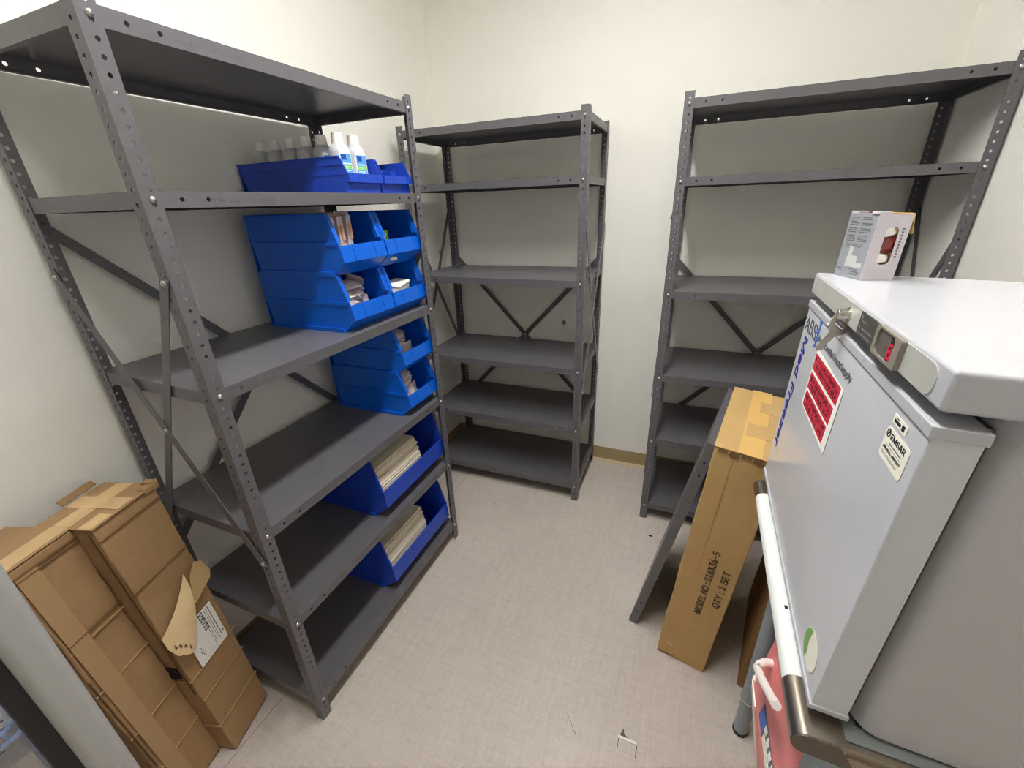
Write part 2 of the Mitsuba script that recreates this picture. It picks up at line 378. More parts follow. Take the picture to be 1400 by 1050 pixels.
b_ul = stack_bin(st + 0.1785, 1.114, 'blue stacking bin of clear bagged supplies, on top of the sachet bin')
b_ur = stack_bin(st + 0.1785, 1.327, 'blue stacking bin with a small green box in it, on top')
b_4l = stack_bin(su, 1.330, 'blue stacking bin standing on the fourth shelf, under another bin')
b_4u = stack_bin(su + 0.1785, 1.330, 'blue stacking bin on top of the single bin on the fourth shelf')
part(b_ur, 'paper_tag', bx(0.488, 0.492, 1.255, 1.29, 0.016, 0.030), 'm_paper', basis((0, 0, st + 0.1785), (1, 0, 0), (0, 1, 0), (0, 0, 1)), label='small white paper tag')

def large_bin(zb, y0, y1, label):
    k = thing('storage_bin', label, 'bin', 'large blue bins of paper')
    Hh = 0.278; t = 0.004
    side = [(0.115, 0), (0.435, 0), (0.503, 0.052), (0.497, 0.122), (0.452, Hh), (0.10, Hh)]
    ms = shell_bin(side, y0, y1, t, (0.503, 0.052), (0.497, 0.122), bottom_front=0.435)
    for y, sg in ((y0, -1), (y1, 1)):
        ms.append(rail(0.115, 0.44, y, 0.006, sg, 0.006, 0.012)); ms.append(rail(0.10, 0.452, y, Hh - 0.004, sg, 0.004, 0.008))
        pr = [(0.335, 0.0), (0.350, 0.0), (0.335, Hh), (0.32, Hh)]
        ms.append(tr(ext(Polygon(pr), 0.004), basis((0, y if sg < 0 else y + 0.004, 0), (1, 0, 0), (0, 0, 1), (0, -1, 0))))
    M = np.eye(4); M[2, 3] = zb
    part(k, 'body', cat_(ms), 'm_binlarge', M)
    d = np.array([-0.006, 0, 0.07]); d /= np.linalg.norm(d); nn = np.array([d[2], 0, -d[0]])
    w = (y1 - y0)
    for a, b in ((0, 0.30 * w), (0.305 * w, 0.655 * w), (0.66 * w, w)):
        part(k, 'label_holder', tr(ext(sbox(0, 0, 0.0702, b - a), 0.0024), basis((0.503, y0 + a, 0.052), d, (0, 1, 0), nn)), 'm_binlarge', M)
    for y in (y0 + 0.001, y1 - 0.001): part(k, 'rim', tube([(0.497, y, 0.122), (0.452, y, Hh - 0.001), (0.28, y, Hh), (0.102, y, Hh)], 0.004, 8), 'm_binlarge', M, smooth=40)
    for y in (y0 + 0.004, y1 - 0.018): part(k, 'foot', bx(0.425, 0.447, y, y + 0.014, 0.0, 0.01), 'm_binlarge', M)
    return k
s5, s6 = zA[4] + LIP / 2, zA[5] + LIP / 2
large_bin(s5, 1.003, 1.428, 'large dark blue bin of paper forms on the fifth shelf down')
large_bin(s6, 0.975, 1.405, 'large dark blue bin of paper forms on the bottom shelf')
def pad_mesh(w, d, h, seed):
    r = np.random.default_rng(seed); n = 7
    top = [(-d / 2 + r.normal(0, 0.0008), -w / 2 + w * i / n) for i in range(n + 1)]
    p = Polygon([(d / 2, -w / 2), (d / 2 + r.normal(0, 0.001), w / 2 - 0.01), (d / 2 - 0.01 * r.random(), w / 2 + r.normal(0, 0.002)), (-d / 2, w / 2), (-d / 2, -w / 2)])
    return ext(p, h)
PADS = [mikit.ply(pad_mesh(0.272 + 0.004 * i, 0.215, 0.0048, i)) for i in range(4)]
for (zb, y0, lab) in ((s5, 1.003, 'thin cream paper pad in the pile in the fifth-shelf bin'), (s6, 0.975, 'thin cream paper pad in the pile in the bottom-shelf bin')):
    z = zb + 0.0042; r = np.random.default_rng(int(zb * 100))
    for i in range(40):
        h = z - zb
        xf = 0.485 if h < 0.12 else 0.485 - (h - 0.12) * 0.29
        xf -= 0.016 if h >= 0.05 else 0.06 - (h - 0.004) * 0.95
        k = thing('paper_pad', lab, 'paper', 'pads piled in the ' + ('fifth' if zb > 0.3 else 'bottom') + '-shelf bin')
        a = r.normal(0, 0.008); M = basis((xf - 0.107 + r.normal(0, 0.0012), y0 + 0.0065 + 0.141 + abs(r.normal(0.002, 0.003)) + 0.006 * (i % 4 == 1), z), (math.cos(a), math.sin(a), 0), (-math.sin(a), math.cos(a), 0), (0, 0, 1))
        whole(k, PADS[i % 4], ('m_padpaper', 'm_padpaper2', 'm_padpaper', 'm_padpaper3')[(i * 7 + i // 3) % 4], M); z += 0.00485

# low shelf bins on the second shelf
s2 = zA[1] + LIP / 2
def shelf_bin(y0, y1, label, dividers):
    k = thing('shelf_bin', label, 'bin')
    Hh = 0.101; t = 0.003
    side = [(0.078, 0), (0.492, 0), (0.492, 0.030), (0.505, 0.034), (0.502, 0.052), (0.478, Hh), (0.050, Hh), (0.066, 0.045)]
    ms = shell_bin(side, y0, y1, t, (0.492, 0.030), (0.492, 0.031), bottom_front=0.492)
    for y, sg in ((y0, -1), (y1, 1)):
        ms.append(rail(0.066, 0.498, y, 0.052, sg, 0.002, 0.003)); ms.append(rail(0.055, 0.485, y, 0.078, sg, 0.0025, 0.004))
        ms.append(rail(0.050, 0.478, y, Hh - 0.002, sg, 0.003, 0.004))
    M = np.eye(4); M[2, 3] = s2
    part(k, 'body', cat_(ms), 'm_binviolet', M)
    w = y1 - y0
    for a, b in ((0, 0.28 * w), (0.29 * w, 0.80 * w), (0.81 * w, w)): part(k, 'label_holder', bx(0.502, 0.506, y0 + a, y0 + b, 0.030, 0.054), 'm_binviolet', M)
    if dividers:
        part(k, 'divider', bx(0.44, 0.442, y0 + t, y1 - t, 0.003, 0.075), 'm_binviolet', M)
        part(k, 'divider', bx(0.20, 0.202, y0 + t, y1 - t, 0.003, 0.075), 'm_binviolet', M)
        part(k, 'divider', bx(0.442, 0.490, (y0 + y1) / 2 - 0.02, (y0 + y1) / 2 - 0.018, 0.003, 0.070), 'm_binviolet', M)
    return k
shelf_bin(1.098, 1.252, 'low violet blue shelf bin on the second shelf, filled with white bottles', False)
shelf_bin(1.262, 1.416, 'low violet blue shelf bin on the second shelf, empty, beside the bottle bin', True)
bp = [(0, 0), (0.029, 0), (0.031, 0.003), (0.031, 0.108), (0.030, 0.116), (0.026, 0.125), (0.018, 0.133), (0.0145, 0.137), (0.0145, 0.150), (0, 0.150)]
BOT = mikit.ply(lathe(bp, 28), smooth=35)
cp = [(0, 0.138), (0.0165, 0.138), (0.0165, 0.159), (0.0155, 0.161), (0, 0.161)]
CAP = mikit.ply(lathe(cp, 24), smooth=35)
NECK = mikit.ply(lathe([(0.0145, 0.134), (0.0185, 0.134), (0.0185, 0.1375), (0.0145, 0.1375)], 24), smooth=35)
def arc_label(a0, a1, r, z0, z1, n=10):
    t = np.linspace(a0, a1, n + 1); v = []; f = []
    for a in t: v += [(r * math.cos(a), r * math.sin(a), z0), (r * math.cos(a), r * math.sin(a), z1)]
    for i in range(n): f += [(2 * i, 2 * i + 2, 2 * i + 3), (2 * i, 2 * i + 3, 2 * i + 1)]
    return trimesh.Trimesh(v, f, process=False)
BL = [(mikit.ply(arc_label(-0.65, 0.65, 0.0313, 0.012, 0.112), smooth=True), 'label', 'm_paper'), (mikit.ply(arc_label(-0.58, 0.58, 0.0315, 0.016, 0.105), smooth=True), 'label_band', 'm_labelblue'),
      (mikit.ply(arc_label(-0.58, 0.58, 0.0317, 0.064, 0.074), smooth=True), 'label_band', 'm_labelgreen'), (mikit.ply(arc_label(-0.5, -0.05, 0.0317, 0.088, 0.103), smooth=True), 'label_mark', 'm_labelnavy'),
      (mikit.ply(arc_label(-0.5, 0.5, 0.0318, 0.077, 0.080), smooth=True), 'label_mark', 'm_paper'), (mikit.ply(arc_label(-0.5, 0.45, 0.0318, 0.052, 0.054), smooth=True), 'label_mark', 'm_paper'),
      (mikit.ply(arc_label(-0.5, 0.3, 0.0318, 0.058, 0.060), smooth=True), 'label_mark', 'm_paper'), (mikit.ply(arc_label(-0.4, 0.4, 0.0318, 0.030, 0.042), smooth=True), 'label_mark', 'm_labelnavy')]
ROWS = [0.449, 0.385, 0.321, 0.257, 0.193, 0.129]
for col, y in enumerate((1.138, 1.206)):
    for i, x in enumerate(ROWS):
        if col == 1 and i > 2: continue
        if i == 0: lab, g = ('white plastic bottle at the front left of the violet bin', 'white plastic bottle at the front right of the violet bin')[col], None
        else: lab, g = 'white plastic bottle standing further back in the violet bin', 'bottles at the back of the violet bin'
        k = thing('bottle', lab, 'bottle', g)
        a = -0.25 + rng.normal(0, 0.06); M = basis((x, y, s2 + 0.0032), (math.cos(a), math.sin(a), 0), (-math.sin(a), math.cos(a), 0), (0, 0, 1))
        part(k, 'body', BOT, 'm_bottle', M); part(k, 'cap', CAP, 'm_cap', M); part(k, 'neck_ring', NECK, 'm_cap', M)
        if i < 2:
            for d, nm, m in BL: part(k, nm, d, m, M)

# sachets and boxes in the stacking bins
def pillow(w, h, t, seed=0, n=6):
    """a flat sealed sachet: puffed middle, thin crimped edges, creased"""
    r = np.random.default_rng(seed); v = []; f = []
    N = n + 1
    for s in (1, -1):
        for i in range(N):
            for j in range(N):
                u, q = i / n * 2 - 1, j / n * 2 - 1
                b = max(0, (1 - u ** 4) * (1 - q ** 4)); z = s * (t / 2 * b ** 0.8 * (0.7 + 0.5 * r.random()) + 0.0003)
                v.append((u * w / 2 * (1 + 0.01 * r.normal()), q * h / 2, z + 0.0015 * math.sin(3 * u + seed) * (1 - b)))
        o = 0 if s > 0 else N * N
        for i in range(n):
            for j in range(n):
                a, b_, c, d = o + i * N + j, o + (i + 1) * N + j, o + (i + 1) * N + j + 1, o + i * N + j + 1
                f += [(a, b_, c), (a, c, d)] if s > 0 else [(a, c, b_), (a, d, c)]
    rim = [i * N for i in range(N)] + [n * N + j for j in range(1, N)] + [i * N + n for i in range(n - 1, -1, -1)] + [j for j in range(n - 1, 0, -1)]
    for a, b_ in zip(rim, rim[1:] + rim[:1]): f += [(a, b_ + N * N, b_), (a, a + N * N, b_ + N * N)]
    m = trimesh.Trimesh(v, f, process=False); trimesh.repair.fix_normals(m); return m
def rot(ax, ang): return trimesh.transformations.rotation_matrix(ang, ax)
def at(x, y, z, R=None):
    M = np.eye(4) if R is None else R.copy(); M[:3, 3] = (x, y, z); return M
# upper left: tall clear bags, standing on edge, seen through the opening, and the tops of more behind them
BAG = [mikit.ply(pillow(0.10, 0.158, 0.019, s), smooth=50) for s in range(3)]
up_z = st + 0.1785
for i in range(9):
    k = thing('supply_bag', ('clear bag with an orange insert standing at the front of the upper left bin' if i < 3 else 'clear bag standing further back in the upper left bin'), 'bag',
              'clear bags at the front of the upper left bin' if i < 3 else 'clear bags at the back of the upper left bin')
    if i < 3: x, y = 0.420 - 0.003 * i, 1.038 + 0.032 * i; R = rot((0, 0, 1), 0.12 * (i - 1)) @ basis((0, 0, 0), (1, 0, 0), (0, 0.06 * (i - 1), 1), (0, -1, 0))
    else: x, y = 0.34 - 0.045 * ((i - 3) // 2), 1.05 + 0.05 * (i % 2); R = rot((0, 0, 1), 0.2 * (i % 3 - 1)) @ basis((0, 0, 0), (1, 0, 0), (0, 0, 1), (0, -1, 0))
    hz = 0.099 + 0.002 * (i % 3)
    part(k, 'film', BAG[i % 3], 'm_film', at(x, y, up_z + hz, R))
    if i < 3:
        part(k, 'insert', rbox(-0.030, 0.050, -0.075, 0.070, -0.0115, 0.0115, 0.004), 'm_pouchlilac', at(x, y, up_z + hz, R))
        part(k, 'stopper', tube([(0.049, 0.000, -0.003), (0.050, 0.045, 0.002)], 0.0072, 8), 'm_orange', at(x, y, up_z + hz, R), smooth=50)
        part(k, 'tube_piece', cat_([tube([(0.053, -0.03 - 0.004 * j, -0.008 + 0.008 * j), (0.053, -0.07, -0.01 + 0.010 * j)], 0.003, 6) for j in range(3)]), 'm_pouchwhite', at(x, y, up_z + hz, R), smooth=50)
SAC = [mikit.ply(pillow(0.060, 0.082, 0.006, s + 5), smooth=50) for s in range(3)]
def sachets(zb, spots, lab, group, mats=('m_pouchlilac', 'm_pouchwhite', 'm_pouch')):
    for i, (x, y, z, rx, ry, rz) in enumerate(spots):
        k = thing('sachet', lab, 'sachet', group)
        R = rot((0, 0, 1), rz) @ rot((0, 1, 0), ry) @ rot((1, 0, 0), rx)
        part(k, 'film', SAC[i % 3], mats[i % 3], at(x, y, zb + z, R))
        if i % 3 == 0: part(k, 'printed_strip', bx(-0.020, 0.020, -0.024, -0.016, 0.0030, 0.0036), 'm_brown', at(x, y, zb + z, R))
r = np.random.default_rng(11)
sp = []
for j in range(4): sp.append((0.452 - 0.003 * j, 1.058 + 0.022 * j, 0.066, 0.0, 1.35, 0.06 * r.normal()))            # upright row at the lip
for j in range(9): sp.append((0.424 - 0.006 * (j % 3), 1.064 + 0.012 * (j % 4), 0.082 + 0.0085 * j, 0.10 * r.normal(), 0.30 + 0.10 * r.normal(), 0.16 * r.normal()))
for j in range(5): sp.append((0.424 - 0.008 * j, 1.118 + 0.012 * j, 0.090 + 0.012 * j, -0.55 + 0.1 * r.normal(), 0.45, 0.5 + 0.2 * r.normal()))
sachets(st, sp, 'lilac grey foil sachet heaped in the lower left bin', 'foil sachets heaped in the lower left bin')
sp = []
for j in range(4): sp.append((0.456 - 0.002 * j, 1.272 + 0.016 * j, 0.072, 0.0, 1.45, 0.06 * r.normal()))
for j in range(6): sp.append((0.428, 1.276 + 0.005 * (j % 3), 0.112 + 0.009 * j, 0.06 * r.normal(), 0.25, 0.08 * r.normal()))
sachets(su + 0.1785, sp, 'striped foil sachet stacked in the upper bin on the fourth shelf', 'sachets in the upper fourth-shelf bin')
sp = []
for j in range(4): sp.append((0.456 - 0.003 * j, 1.274 + 0.015 * j, 0.072, 0.0, 1.40, 0.06 * r.normal()))
for j in range(5): sp.append((0.426, 1.280 + 0.006 * (j % 3), 0.116 + 0.009 * j, 0.20 + 0.04 * r.normal(), 0.25, 0.08 * r.normal()))
sachets(su, sp, 'foil sachet stacked in the lower bin on the fourth shelf', 'sachets in the lower fourth-shelf bin')
k = thing('small_box', 'small green box with white print in the upper right bin', 'box')
Mx = at(0.420, 1.288, up_z + 0.0035, rot((0, 0, 1), 0.08))
part(k, 'carton', rbox(-0.03, 0.03, -0.026, 0.026, 0.0, 0.112, 0.0015), 'm_green', Mx)
part(k, 'print', cat_([bx(0.030, 0.0306, -0.018, 0.006, 0.088, 0.092), bx(0.030, 0.0306, -0.018, 0.012, 0.094, 0.100), bx(0.030, 0.0306, -0.016, 0.004, 0.082, 0.085)]), 'm_paper', Mx)
k = thing('small_box', 'cream white rounded box lying in the lower right bin', 'box')
Mx = at(0.448, 1.325, st + 0.098, rot((0, 0, 1), 0.35) @ rot((0, 1, 0), 0.10))
part(k, 'lid', rbox(-0.032, 0.032, -0.072, 0.072, -0.001, 0.012, 0.0055), 'm_cream', Mx, smooth=50)
part(k, 'tray', rbox(-0.029, 0.029, -0.069, 0.069, -0.018, 0.0, 0.004), 'm_padpaper2', Mx, smooth=50)
k = thing('small_box', 'grey cardboard box behind the cream box in the lower right bin', 'box')
Mx = at(0.372, 1.272, st + 0.003, rot((0, 0, 1), 0.05))
whole(k, rbox(-0.03, 0.03, -0.035, 0.035, 0, 0.138, 0.001), 'm_padpaper3', Mx)
k = thing('small_box', 'flat grey box under the cream box in the lower right bin', 'box')
whole(k, rbox(-0.06, 0.06, -0.075, 0.075, 0, 0.072, 0.001), 'm_padpaper3', at(0.40, 1.325, st + 0.003))

# ------------------------------------------------------------------ cartons
def euler_pose(x, y, z, rz, tx, ty):
    c, s = math.cos, math.sin
    Rz = np.array([[c(rz), -s(rz), 0], [s(rz), c(rz), 0], [0, 0, 1]]); Ry = np.array([[c(ty), 0, s(ty)], [0, 1, 0], [-s(ty), 0, c(ty)]]); Rx = np.array([[1, 0, 0], [0, c(tx), -s(tx)], [0, s(tx), c(tx)]])
    M = np.eye(4); M[:3, :3] = Rz @ Ry @ Rx; M[:3, 3] = (x, y, z); return M
def carton_body(w, d, h, seed, amp=0.003):
    m = rbox(0, w, 0, d, 0, h, 0.004); m = m.subdivide_to_size(0.04); v = np.array(m.vertices)
    n = meshkit.fbm(v * 9 + seed * 3.1, 3, seed) - 0.5; n2 = meshkit.fbm(v * 9 + seed * 3.1 + 50, 3, seed + 1) - 0.5
    fx = np.where(v[:, 0] < w / 2, -1, 1); fy = np.where(v[:, 1] < d / 2, -1, 1)
    v[:, 0] += amp * n * 2; v[:, 1] += amp * n2 * 2
    v[:, 2] += np.where(v[:, 2] > h * 0.97, amp * n2 * 1.2, 0)
    return trimesh.Trimesh(v, m.faces, process=False)
# the long carton standing in the middle
PC = euler_pose(1.5250, 1.1705, 0.0115, -0.1755, 0.013, 0.0793)
wC, dC, hC = 0.164, 0.4515, 0.9192
kc = thing('carton', 'tall narrow tan carton marked with a model number, standing beside the cart', 'cardboard box')
part(kc, 'body', carton_body(wC, dC, hC, 1), 'm_kraftgold', PC, smooth=40)
part(kc, 'top_flap', rbox(-0.002, wC + 0.002, -0.003, dC * 0.985, hC + 0.0005, hC + 0.004, 0.0015), 'm_kraftgold', PC)
part(kc, 'tape', cat_([bx(wC * 0.36, wC * 0.72, -0.004, dC, hC + 0.0042, hC + 0.0047)]), 'm_tapegold', PC, label='pale strip of packing tape')
part(kc, 'tape', cat_([bx(wC * 0.55, wC * 1.0, dC * 0.62, dC * 0.80, hC + 0.0046, hC + 0.0051)]), 'm_kraftgold', PC)
part(kc, 'tape', cat_([bx(wC * 0.40, wC * 0.95, dC * 0.24, dC * 0.42, hC + 0.0046, hC + 0.0051)]), 'm_kraftgold', PC)
part(kc, 'torn_edge', cat_([rbox(0.01 + 0.03 * i, 0.035 + 0.03 * i, -0.0048, -0.0035, hC - 0.010 - 0.006 * (i % 2), hC - 0.001, 0.0005) for i in range(5)]), 'm_crease', PC)
def on_front(m, x, z): return tr(m, basis((x, -0.0024, z), (1, 0, 0), (0, 0, 1), (0, -1, 0)))
def upward(m): return tr(m, basis((0, 0, 0), (0, 1, 0), (-1, 0, 0), (0, 0, 1)))
t1 = on_front(upward(text_fit('MODEL NO : S18X36-5', 0.285, 0.021, 0.0006)), 0.098, 0.275)
t2 = on_front(upward(text_fit('QTY : 1 SET', 0.165, 0.021, 0.0006)), 0.142, 0.335)
part(kc, 'lettering', t1, 'm_ink', PC, label='black text MODEL NO : S18X36-5'); part(kc, 'lettering', t2, 'm_ink', PC, label='black text QTY : 1 SET')
part(kc, 'scuff', on_front(ext(Polygon([(0, 0), (0.016, -0.002), (0.018, 0.001), (0.004, 0.003)]), 0.0006), 0.030, 0.062), 'm_paper', PC)
part(kc, 'crease', cat_([bx(0.052, 0.053, -0.0020, 0.001, 0.45, 0.9)]), 'm_goldline', PC)
# a second carton behind it
kd = thing('carton', 'dark brown carton standing half hidden between the tan carton and the cart', 'cardboard box')
part(kd, 'body', carton_body(0.165, 0.42, 0.78, 2), 'm_kraftdark', euler_pose(1.795, 1.138, 0.003, -0.1755, 0, 0.045), smooth=40)
# two old cartons by the left wall
PB = euler_pose(0.3166, 0.3589, 0.0075, 1.8478, -0.0443, -0.0328)
wB, dB, hB = 0.160, 0.166, 0.916
kb = thing('carton', 'worn brown carton with a white shipping label and a torn paper strip', 'cardboard box')
part(kb, 'body', carton_body(wB, dB, hB, 3, 0.004), 'm_kraft', PB, smooth=40)
part(kb, 'top_flap', cat_([rbox(-0.004, wB + 0.004, 0.012, dB + 0.004, hB + 0.003, hB + 0.0065, 0.0015)]), 'm_kraft', PB @ euler_pose(0, 0, 0, 0, 0.02, 0.0))
part(kb, 'tape', bx(wB * 0.02, wB, dB * 0.46, dB * 0.74, hB + 0.0068, hB + 0.0074), 'm_tape', PB @ euler_pose(0, 0, 0, 0, 0.02, 0), label='crossed strip of tan packing tape')
part(kb, 'tape', bx(wB * 0.40, wB * 0.66, dB * 0.10, dB * 0.98, hB + 0.0075, hB + 0.0081), 'm_tape', PB @ euler_pose(0, 0, 0, 0, 0.02, 0))
part(kb, 'tape', bx(-0.002, wB * 0.3, dB * 0.10, dB * 0.30, hB + 0.0068, hB + 0.0074), 'm_tape', PB @ euler_pose(0, 0, 0, 0, 0.02, 0))
part(kb, 'torn_flap', tr(rbox(0, 0.085, 0, 0.018, 0, 0.003, 0.001), basis((wB - 0.09, dB - 0.002, hB + 0.006), (1, 0, 0.02), (0, 0.70, 0.71), (0, -0.71, 0.70))), 'm_kraft', PB)
part(kb, 'torn_corner', cat_([rbox(wB - 0.03, wB + 0.010, -0.006, 0.016, hB - 0.004, hB + 0.010, 0.002), rbox(wB - 0.006, wB + 0.012, -0.004, 0.03, hB - 0.01, hB + 0.014, 0.002)]), 'm_kraft', PB)
part(kb, 'crease', cat_([bx(-0.001, wB, -0.0042, 0.0, hB - z, hB - z + 0.0022) for z in (0.035, 0.21)]), 'm_crease', PB)
for z in (0.132, 0.262, 0.352): part(kb, 'ridge', bx(-0.003, wB + 0.002, -0.0042, 0.0, z, z + 0.0024), 'm_kraftline', PB)
for z in (0.132, 0.352): part(kb, 'ridge', bx(-0.0042, 0, -0.0042, dB, z, z + 0.0024), 'm_kraftline', PB)
part(kb, 'seam', bx(-0.0046, 0.0, 0.004, 0.012, 0.30, hB - 0.01), 'm_crease', PB)
part(kb, 'printed_mark', cat_([bx(-0.0056, 0, 0.02, 0.06, z, z + 0.004) for z in (0.372, 0.380, 0.386, 0.402, 0.410)] + [bx(-0.0056, 0, 0.02, 0.024, 0.37, 0.414), bx(-0.0056, 0, 0.056, 0.06, 0.37, 0.414)]), 'm_ink', PB)
def on_box(m, x, z): return tr(m, basis((x, -0.0052, z), (1, 0, 0), (0, 0, 1), (0, -1, 0)))
klab = part(kb, 'shipping_label', on_box(ext(sbox(0, 0, 0.101, 0.152), 0.0006), 0.037, 0.356), 'm_paper', PB, label='white shipping label')
lab_lines = [on_box(ext(sbox(0.072 + 0.005 * (i % 3), 0.02 + 0.0 * i, 0.0732 + 0.005 * (i % 3), 0.06), 0.0003), 0.037, 0.356) for i in range(0)]
def downward(m): return tr(m, basis((0, 0, 0), (0, -1, 0), (1, 0, 0), (0, 0, 1)))
part(klab, 'lettering', on_box(tr(downward(text_fit('100751', 0.062, 0.016, 0.0006, True)), at(0.052, 0.142, 0.0006)), 0.037, 0.356), 'm_ink', PB, label='black number 100751') if False else part(kb, 'lettering', on_box(tr(downward(text_fit('100751', 0.066, 0.015, 0.0006, True)), at(0.053, 0.149, 0.0006)), 0.037, 0.356), 'm_ink', PB, label='black number 100751')
sm = []
r = np.random.default_rng(5)
for i, xx in enumerate((0.086, 0.079, 0.074, 0.067, 0.024, 0.020, 0.016)):
    y = 0.146
    while y > 0.03:
        L = 0.006 + 0.02 * r.random(); 
        if i < 4 or y < 0.06: sm.append(sbox(xx, max(0.01, y - L), xx + (0.0026 if i == 0 else 0.0013), y))
        y -= L + 0.003
part(kb, 'fine_print', on_box(tr(ext(unary_union(sm), 0.0004), at(0, 0, 0.0006)), 0.037, 0.356), 'm_inkgrey', PB)
part(kb, 'fine_print', on_box(tr(ext(unary_union([sbox(0.0625, 0.008, 0.0632, 0.15), sbox(0.094, 0.030, 0.097, 0.038)]), 0.0004), at(0, 0, 0.0006)), 0.037, 0.356), 'm_ink', PB)
# torn strip of tape hanging off the front
def ribbon(pts, w, t=0.0012, twist=None):
    pts = np.asarray(pts, float); v = []; f = []
    for i, (p, wd) in enumerate(zip(pts, w)):
        wd = np.asarray(wd, float); v += [p - wd, p + wd]
    n = len(pts)
    for i in range(n - 1): f += [(2 * i, 2 * i + 1, 2 * i + 3), (2 * i, 2 * i + 3, 2 * i + 2)]
    top = trimesh.Trimesh(v, f, process=False); nrm = np.array(top.vertex_normals); v2 = np.array(v) - nrm * t
    m = len(v); ff = f + [(a + m, c + m, b + m) for a, b, c in f]
    for i in range(n - 1):
        for s in (0, 1):
            a, b = 2 * i + s, 2 * i + 2 + s
            ff += [(a, b, b + m), (a, b + m, a + m)]
    mm = trimesh.Trimesh(np.vstack([v, v2]), ff, process=False); return mm
R_ = 0.010
def paper_strip(outline, y_of):
    """a torn strip: an outline on the face, bent away from the carton"""
    m = ext(Polygon(outline).buffer(0.002).buffer(-0.002), 0.0014).subdivide_to_size(0.012)
    v = np.array(m.vertices); yy = np.array([y_of(x, z) for x, z in v[:, :2]])
    return trimesh.Trimesh(np.column_stack([v[:, 0], yy - v[:, 2], v[:, 1]]), m.faces[:, ::-1], process=False)
strip = paper_strip([(0.108, 0.653), (0.051, 0.598), (-0.006, 0.545), (-0.011, 0.512), (-0.007, 0.482), (0.004, 0.470), (0.018, 0.455), (0.035, 0.460), (0.050, 0.490), (0.066, 0.519), (0.084, 0.566), (0.102, 0.62)],
                    lambda x, z: -0.032 + 0.022 * max(0, (z - 0.56) / 0.1) ** 1.5 + 0.010 * ((x - 0.04 - (z - 0.5) * 0.5) / 0.04) ** 2)
part(kb, 'torn_paper_strip', strip, 'm_tapepale', PB, smooth=50, label='pale torn strip of paper hanging loose')
fold = paper_strip([(0.145, 0.661), (0.163, 0.646), (0.172, 0.600), (0.163, 0.579), (0.133, 0.564), (0.095, 0.554), (0.104, 0.60), (0.118, 0.635)], lambda x, z: -0.014 - 0.10 * abs(x - 0.135))
part(kb, 'torn_paper_strip', fold, 'm_tape', PB, smooth=50)
for i in range(9):
    x_, z_ = 0.000 + 0.0075 * (i % 4), 0.475 + 0.006 * (i * 5 % 7)
    part(kb, 'stain', tr(ext(Point(0, 0).buffer(0.0018 + 0.0009 * (i % 3), quad_segs=2), 0.0006), basis((x_, -0.0345 + 0.010 * ((x_ - 0.04 - (z_ - 0.5) * 0.5) / 0.04) ** 2 - 0.0004, z_), (1, 0, 0), (0, 0, 1), (0, -1, 0))), 'm_crease', PB)
part(kb, 'torn_flap', ribbon([(wB + 0.001, 0.0, 0.358), (wB + 0.022, -0.002, 0.345), (wB + 0.046, -0.004, 0.330)], [(0, 0.002, 0.0025), (0, 0.0015, 0.0018), (0, 0.0005, 0.0006)], 0.001), 'm_tapesoft', PB)
PA_ = euler_pose(0.3045, 0.2100, 0.007, 1.8478, -0.0443, -0.0328)
wA_, dA_, hA_ = 0.138, 0.172, 0.915
ka = thing('carton', 'worn brown carton with crumpled edges, nearest the fridge', 'cardboard box')
part(ka, 'body', carton_body(wA_, dA_, hA_, 4, 0.006), 'm_kraft', PA_, smooth=40)
part(ka, 'top_flap', rbox(-0.003, wA_ + 0.002, -0.003, dA_ + 0.003, hA_ + 0.002, hA_ + 0.005, 0.0015), 'm_kraft', PA_)
part(ka, 'tape', bx(-0.003, wA_ + 0.002, dA_ * 0.02, dA_ * 0.30, hA_ + 0.0052, hA_ + 0.0058), 'm_tape', PA_, label='band of tan packing tape')
part(ka, 'tape', bx(-0.003, wA_ * 0.6, dA_ * 0.78, dA_ * 1.0, hA_ + 0.0052, hA_ + 0.0058), 'm_tape', PA_)
part(ka, 'tape', bx(0.016, 0.056, -0.0052, -0.001, 0.02, hA_ - 0.02), 'm_tapesoft', PA_)
for z in (0.18, 0.34, 0.52, 0.66): part(ka, 'ridge', bx(-0.002, wA_ + 0.001, -0.0052, -0.001, z, z + 0.0022), 'm_kraftline', PA_)
part(ka, 'crease', cat_([bx(0.0, wA_, -0.0064, -0.002, hA_ - z, hA_ - z + 0.002) for z in (0.02, 0.03, 0.235)] + [bx(0.004, 0.0065, -0.0066, -0.002, 0.2, 0.75)]), 'm_crease', PA_)
dent = tube([(0.004, -0.004, hA_ - 0.01), (0.010, -0.006, hA_ - 0.05), (0.004, -0.0055, hA_ - 0.12), (0.009, -0.006, hA_ - 0.22), (0.005, -0.006, hA_ - 0.34)], 0.004, 6)
part(ka, 'crumpled_edge', dent, 'm_kraft', PA_, smooth=60)

# ------------------------------------------------------------------ spare shelf leaning on the carton
RS = np.array([[0.1851, 0.18, -0.9661], [-0.0544, 0.9834, 0.1728], [0.9812, 0.0206, 0.1919]]); MS = np.eye(4); MS[:3, :3] = RS; MS[:3, 3] = (1.4115, 1.2584, 0.0063)
ks = thing('spare_shelf', 'loose dark grey steel shelf leaning on end against the tan carton', 'shelf')
whole(ks, shelf_mesh(0.911, 0.43), 'm_steel', MS)

